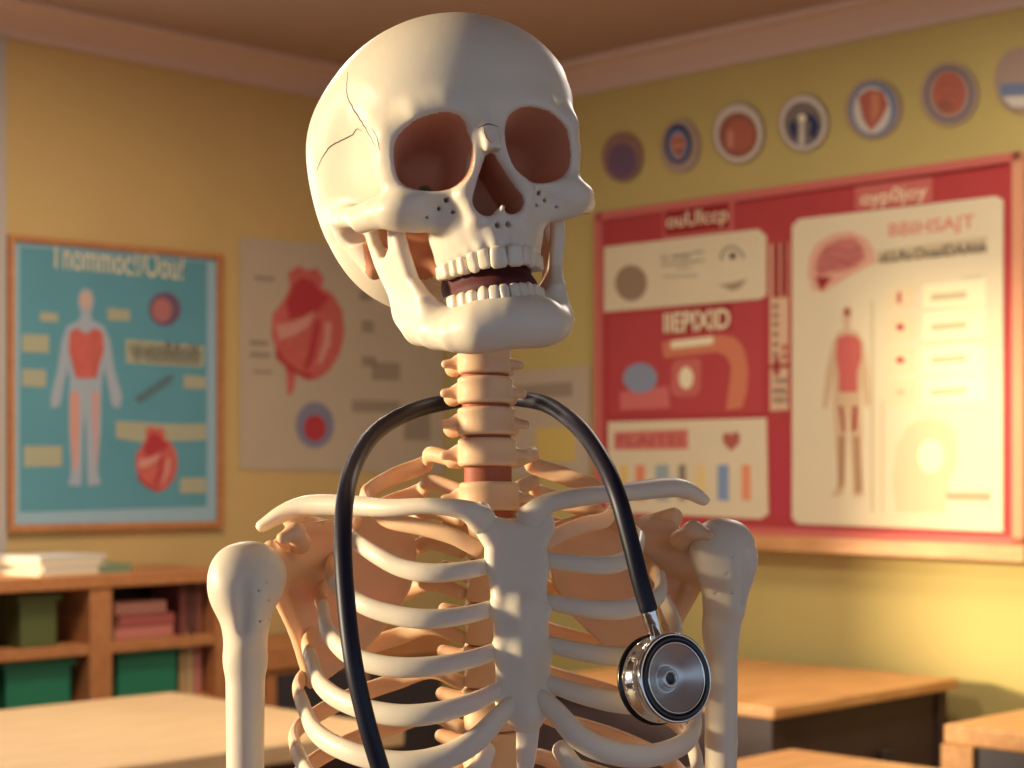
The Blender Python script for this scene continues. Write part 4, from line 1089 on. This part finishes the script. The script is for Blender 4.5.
# paper pile and folder on top
def sheets(px0, px1, n, name, label, m, t0, rz0, dep=.24):
    a = wl(px0, 570, .2)[0]; b_ = wl(px1, 570, .2)[0]
    p_ = C0+UL*((a+b_)/2)+NLft*.2
    e_ = empty(name, (*p_, TOPZ), ALF+rz0); tag(e_, label, 'papers' if n > 3 else 'folder')
    for i in range(n):
        W = (b_-a)/2*(1-.04*(i % 3)); dx = .012*math.sin(i*2.1)
        o_ = MB().box(-W+dx, W+dx, -dep/2, dep/2, t0*i, t0*(i+1)-.0006).build('sheet_bundle' if n > 3 else 'folder_cover', m[i % len(m)], e_)
sheets(12, 84, 4, 'paper_stack', 'loose stack of white papers on top of the bookcase', [P_CREAM, paper('white_paper', (206, 198, 180))], .016, .12, .26)
sheets(70, 112, 2, 'folder', 'thin grey green folder beside the paper stack on the bookcase', [mat('folder_green', (116, 134, 100))], .014, -.08)

# ================================================================== DESKS
def desk(name, A_, d1, L1, d2, L2, h, label, top, bodym, th=.035, panel=True, legm=None, inset=.03):
    """A_ near corner; d1, d2 unit directions of the edges"""
    ang = math.atan2(d1[1], d1[0])
    e_ = empty(name, (A_[0], A_[1], 0), ang); tag(e_, label, 'desk')
    sgn = 1 if (d1[0]*d2[1]-d1[1]*d2[0]) > 0 else -1
    def bx(mb, x0, x1, y0, y1, z0, z1, bev=0.): return mb.box(x0, x1, sgn*y0, sgn*y1, z0, z1, bev)
    bx(MB(), 0, L1, 0, L2, h-th, h, .006).build('desk_top', top, e_)
    if panel:
        bx(MB(), inset, inset+.02, inset, L2-inset, .1, h-th).build('side_panel', bodym, e_)
        bx(MB(), L1-inset-.02, L1-inset, inset, L2-inset, .1, h-th).build('side_panel', bodym, e_)
        bx(MB(), inset+.02, L1-inset-.02, inset+.01, inset+.03, .18, h-th).build('front_panel', bodym, e_)
        bx(MB(), inset+.02, L1-inset-.02, L2-inset-.03, L2-inset-.01, .3, h-th).build('back_panel', bodym, e_)
    for x in (inset, L1-inset-.045):
        for y in (inset, L2-inset-.045):
            bx(MB(), x-.003, x+.048, y-.003, y+.048, 0, h-th, .004).build('leg', legm or bodym, e_)
    return e_, sgn
# right desk with a dark body
A1 = (.74, 4.99)
e_, sg = desk('school_desk', A1, UL, 1.0, -UR, 1.0, .75, 'honey topped desk with a dark body below the red board', M_OAK, M_DARK)
MB().box(.58, .66, .022, .031, .34, .56, .004).build('handle_plate', M_DARK2, e_)
# right edge desk with pale wood frame
A2 = (1.12, 4.60)
e_, sg = desk('open_cabinet', A2, UL, .9, UR, .6, .76, 'cabinet with a pale wood frame and dark front at the right edge', M_OAK, M_DARK2, .05, True, M_OAK, .0)
e_['category'] = 'cabinet'
MB().box(0, .9, -.09, 0, 0, .71).build('frame_side', M_OAK, e_) if sg > 0 else MB().box(-.012, .0, -.09, 0, 0, .71).build('frame_side', M_OAK, e_)
# left foreground desk
Fp = np.array([-1.03, 5.36])
e_, sg = desk('classroom_table', Fp-UL*1.9, UL, 1.9, UR, 1.05, .75, 'wide pale wood table in front of the bookcase at lower left', M_OAKL, M_DARK, .05)
e_['category'] = 'table'
# small table top at the bottom
e_, sg = desk('small_desk', (.62, 3.55), UL, .6, -UR, .5, .74, 'low honey wood desk at the bottom right of the centre', M_OAK, M_DARK)
# side cabinet behind the shoulder
uu = wl(262, 650, .4)[0]
p_ = C0+UL*uu+NLft*.02
e_ = empty('low_cabinet', (*p_, 0), ALF); tag(e_, 'low wood cabinet with a dark front behind the left shoulder', 'cabinet')
zc = wl(290, 645, .4)[1]
Wc = wl(440, 650, .4)[0]-uu
MB().box(-.02, Wc+.02, -.42, 0, zc-.08, zc, .004).build('top_board', M_OAKD, e_)
MB().box(0, Wc, -.40, 0, .05, zc-.08).build('carcass', M_OAKD, e_)
for k in range(2): 
    f_ = MB().box(.05+k*Wc/2, Wc/2-.02+k*Wc/2, -.415, -.40, .1, zc-.1, .003).build('door', M_DARK2, e_)
    MB().box(.09+k*(Wc/2), .1+k*(Wc/2), -.43, -.415, zc*.5, zc*.5+.12).build('handle', STEEL, f_)
# ================================================================== light
w = bpy.data.worlds.new('world'); SC.world = w; w.use_nodes = True
bg = w.node_tree.nodes['Background']; bg.inputs[0].default_value = (*lin((184, 206, 242)), 1); bg.inputs[1].default_value = .92
sd = bpy.data.lights.new('sun', 'SUN'); sun = bpy.data.objects.new('sun', sd); COL.objects.link(sun)
SUND = Vector((1, .03, -.14)).normalized()
sun.rotation_euler = SUND.to_track_quat('-Z', 'Y').to_euler(); sun.location = (-6, 0, 4)
sd.energy = 8.0; sd.angle = math.radians(7); sd.color = (1, .82, .56)
vs = SC.view_settings; vs.view_transform = 'Standard'; vs.look = 'None'; vs.exposure = 0; vs.gamma = 1; vs.use_curve_mapping = False
SC.cycles.max_bounces = 8; SC.cycles.diffuse_bounces = 4

# daylight of the sky coming through the first window
def area(name, loc, size, sy, direction, power, col):
    a = bpy.data.lights.new(name, 'AREA'); a.shape = 'RECTANGLE'; a.size = size; a.size_y = sy; a.energy = power; a.color = col
    o = bpy.data.objects.new(name, a); COL.objects.link(o); o.location = loc; o.rotation_euler = Vector(direction).to_track_quat('-Z', 'Y').to_euler(); return o
pw = C0-UL*((W1a+W1b)/2)+NLft*.02
area('window_daylight', (*pw, 1.75), W1b-W1a-.1, 1.4, (NLft[0], NLft[1], 0), 30, (1, .88, .7))
# ceiling lamps added out of view as fill light for the background
def lamp(x, y, label):
    e_ = empty('ceiling_fill_lamp', (x, y, HC), ALF); tag(e_, label, 'added fill lamp', 'added square fill lamps on the ceiling')
    MB().box(-.33, .33, -.33, .33, -.05, 0, .006).build('fill_lamp_housing', M_WHITE, e_)
    m = mat('fill_lamp_diffuser', (255, 240, 214), rough=.5)
    b_ = m.node_tree.nodes['Principled BSDF']; b_.inputs['Emission Color'].default_value = (1, .85, .62, 1); b_.inputs['Emission Strength'].default_value = 2
    MB().box(-.29, .29, -.29, .29, -.058, -.05).build('fill_lamp_diffuser_plate', m, e_)
    area('fill_lamp_light', (x, y, HC-.065), .56, .56, (0, 0, -1), 46, (1, .9, .78))
lamp(-1.0, 4.4, 'added unseen square fill lamp on the ceiling nearer the left wall')
lamp(1.2, 4.2, 'added unseen square fill lamp on the ceiling nearer the right wall')
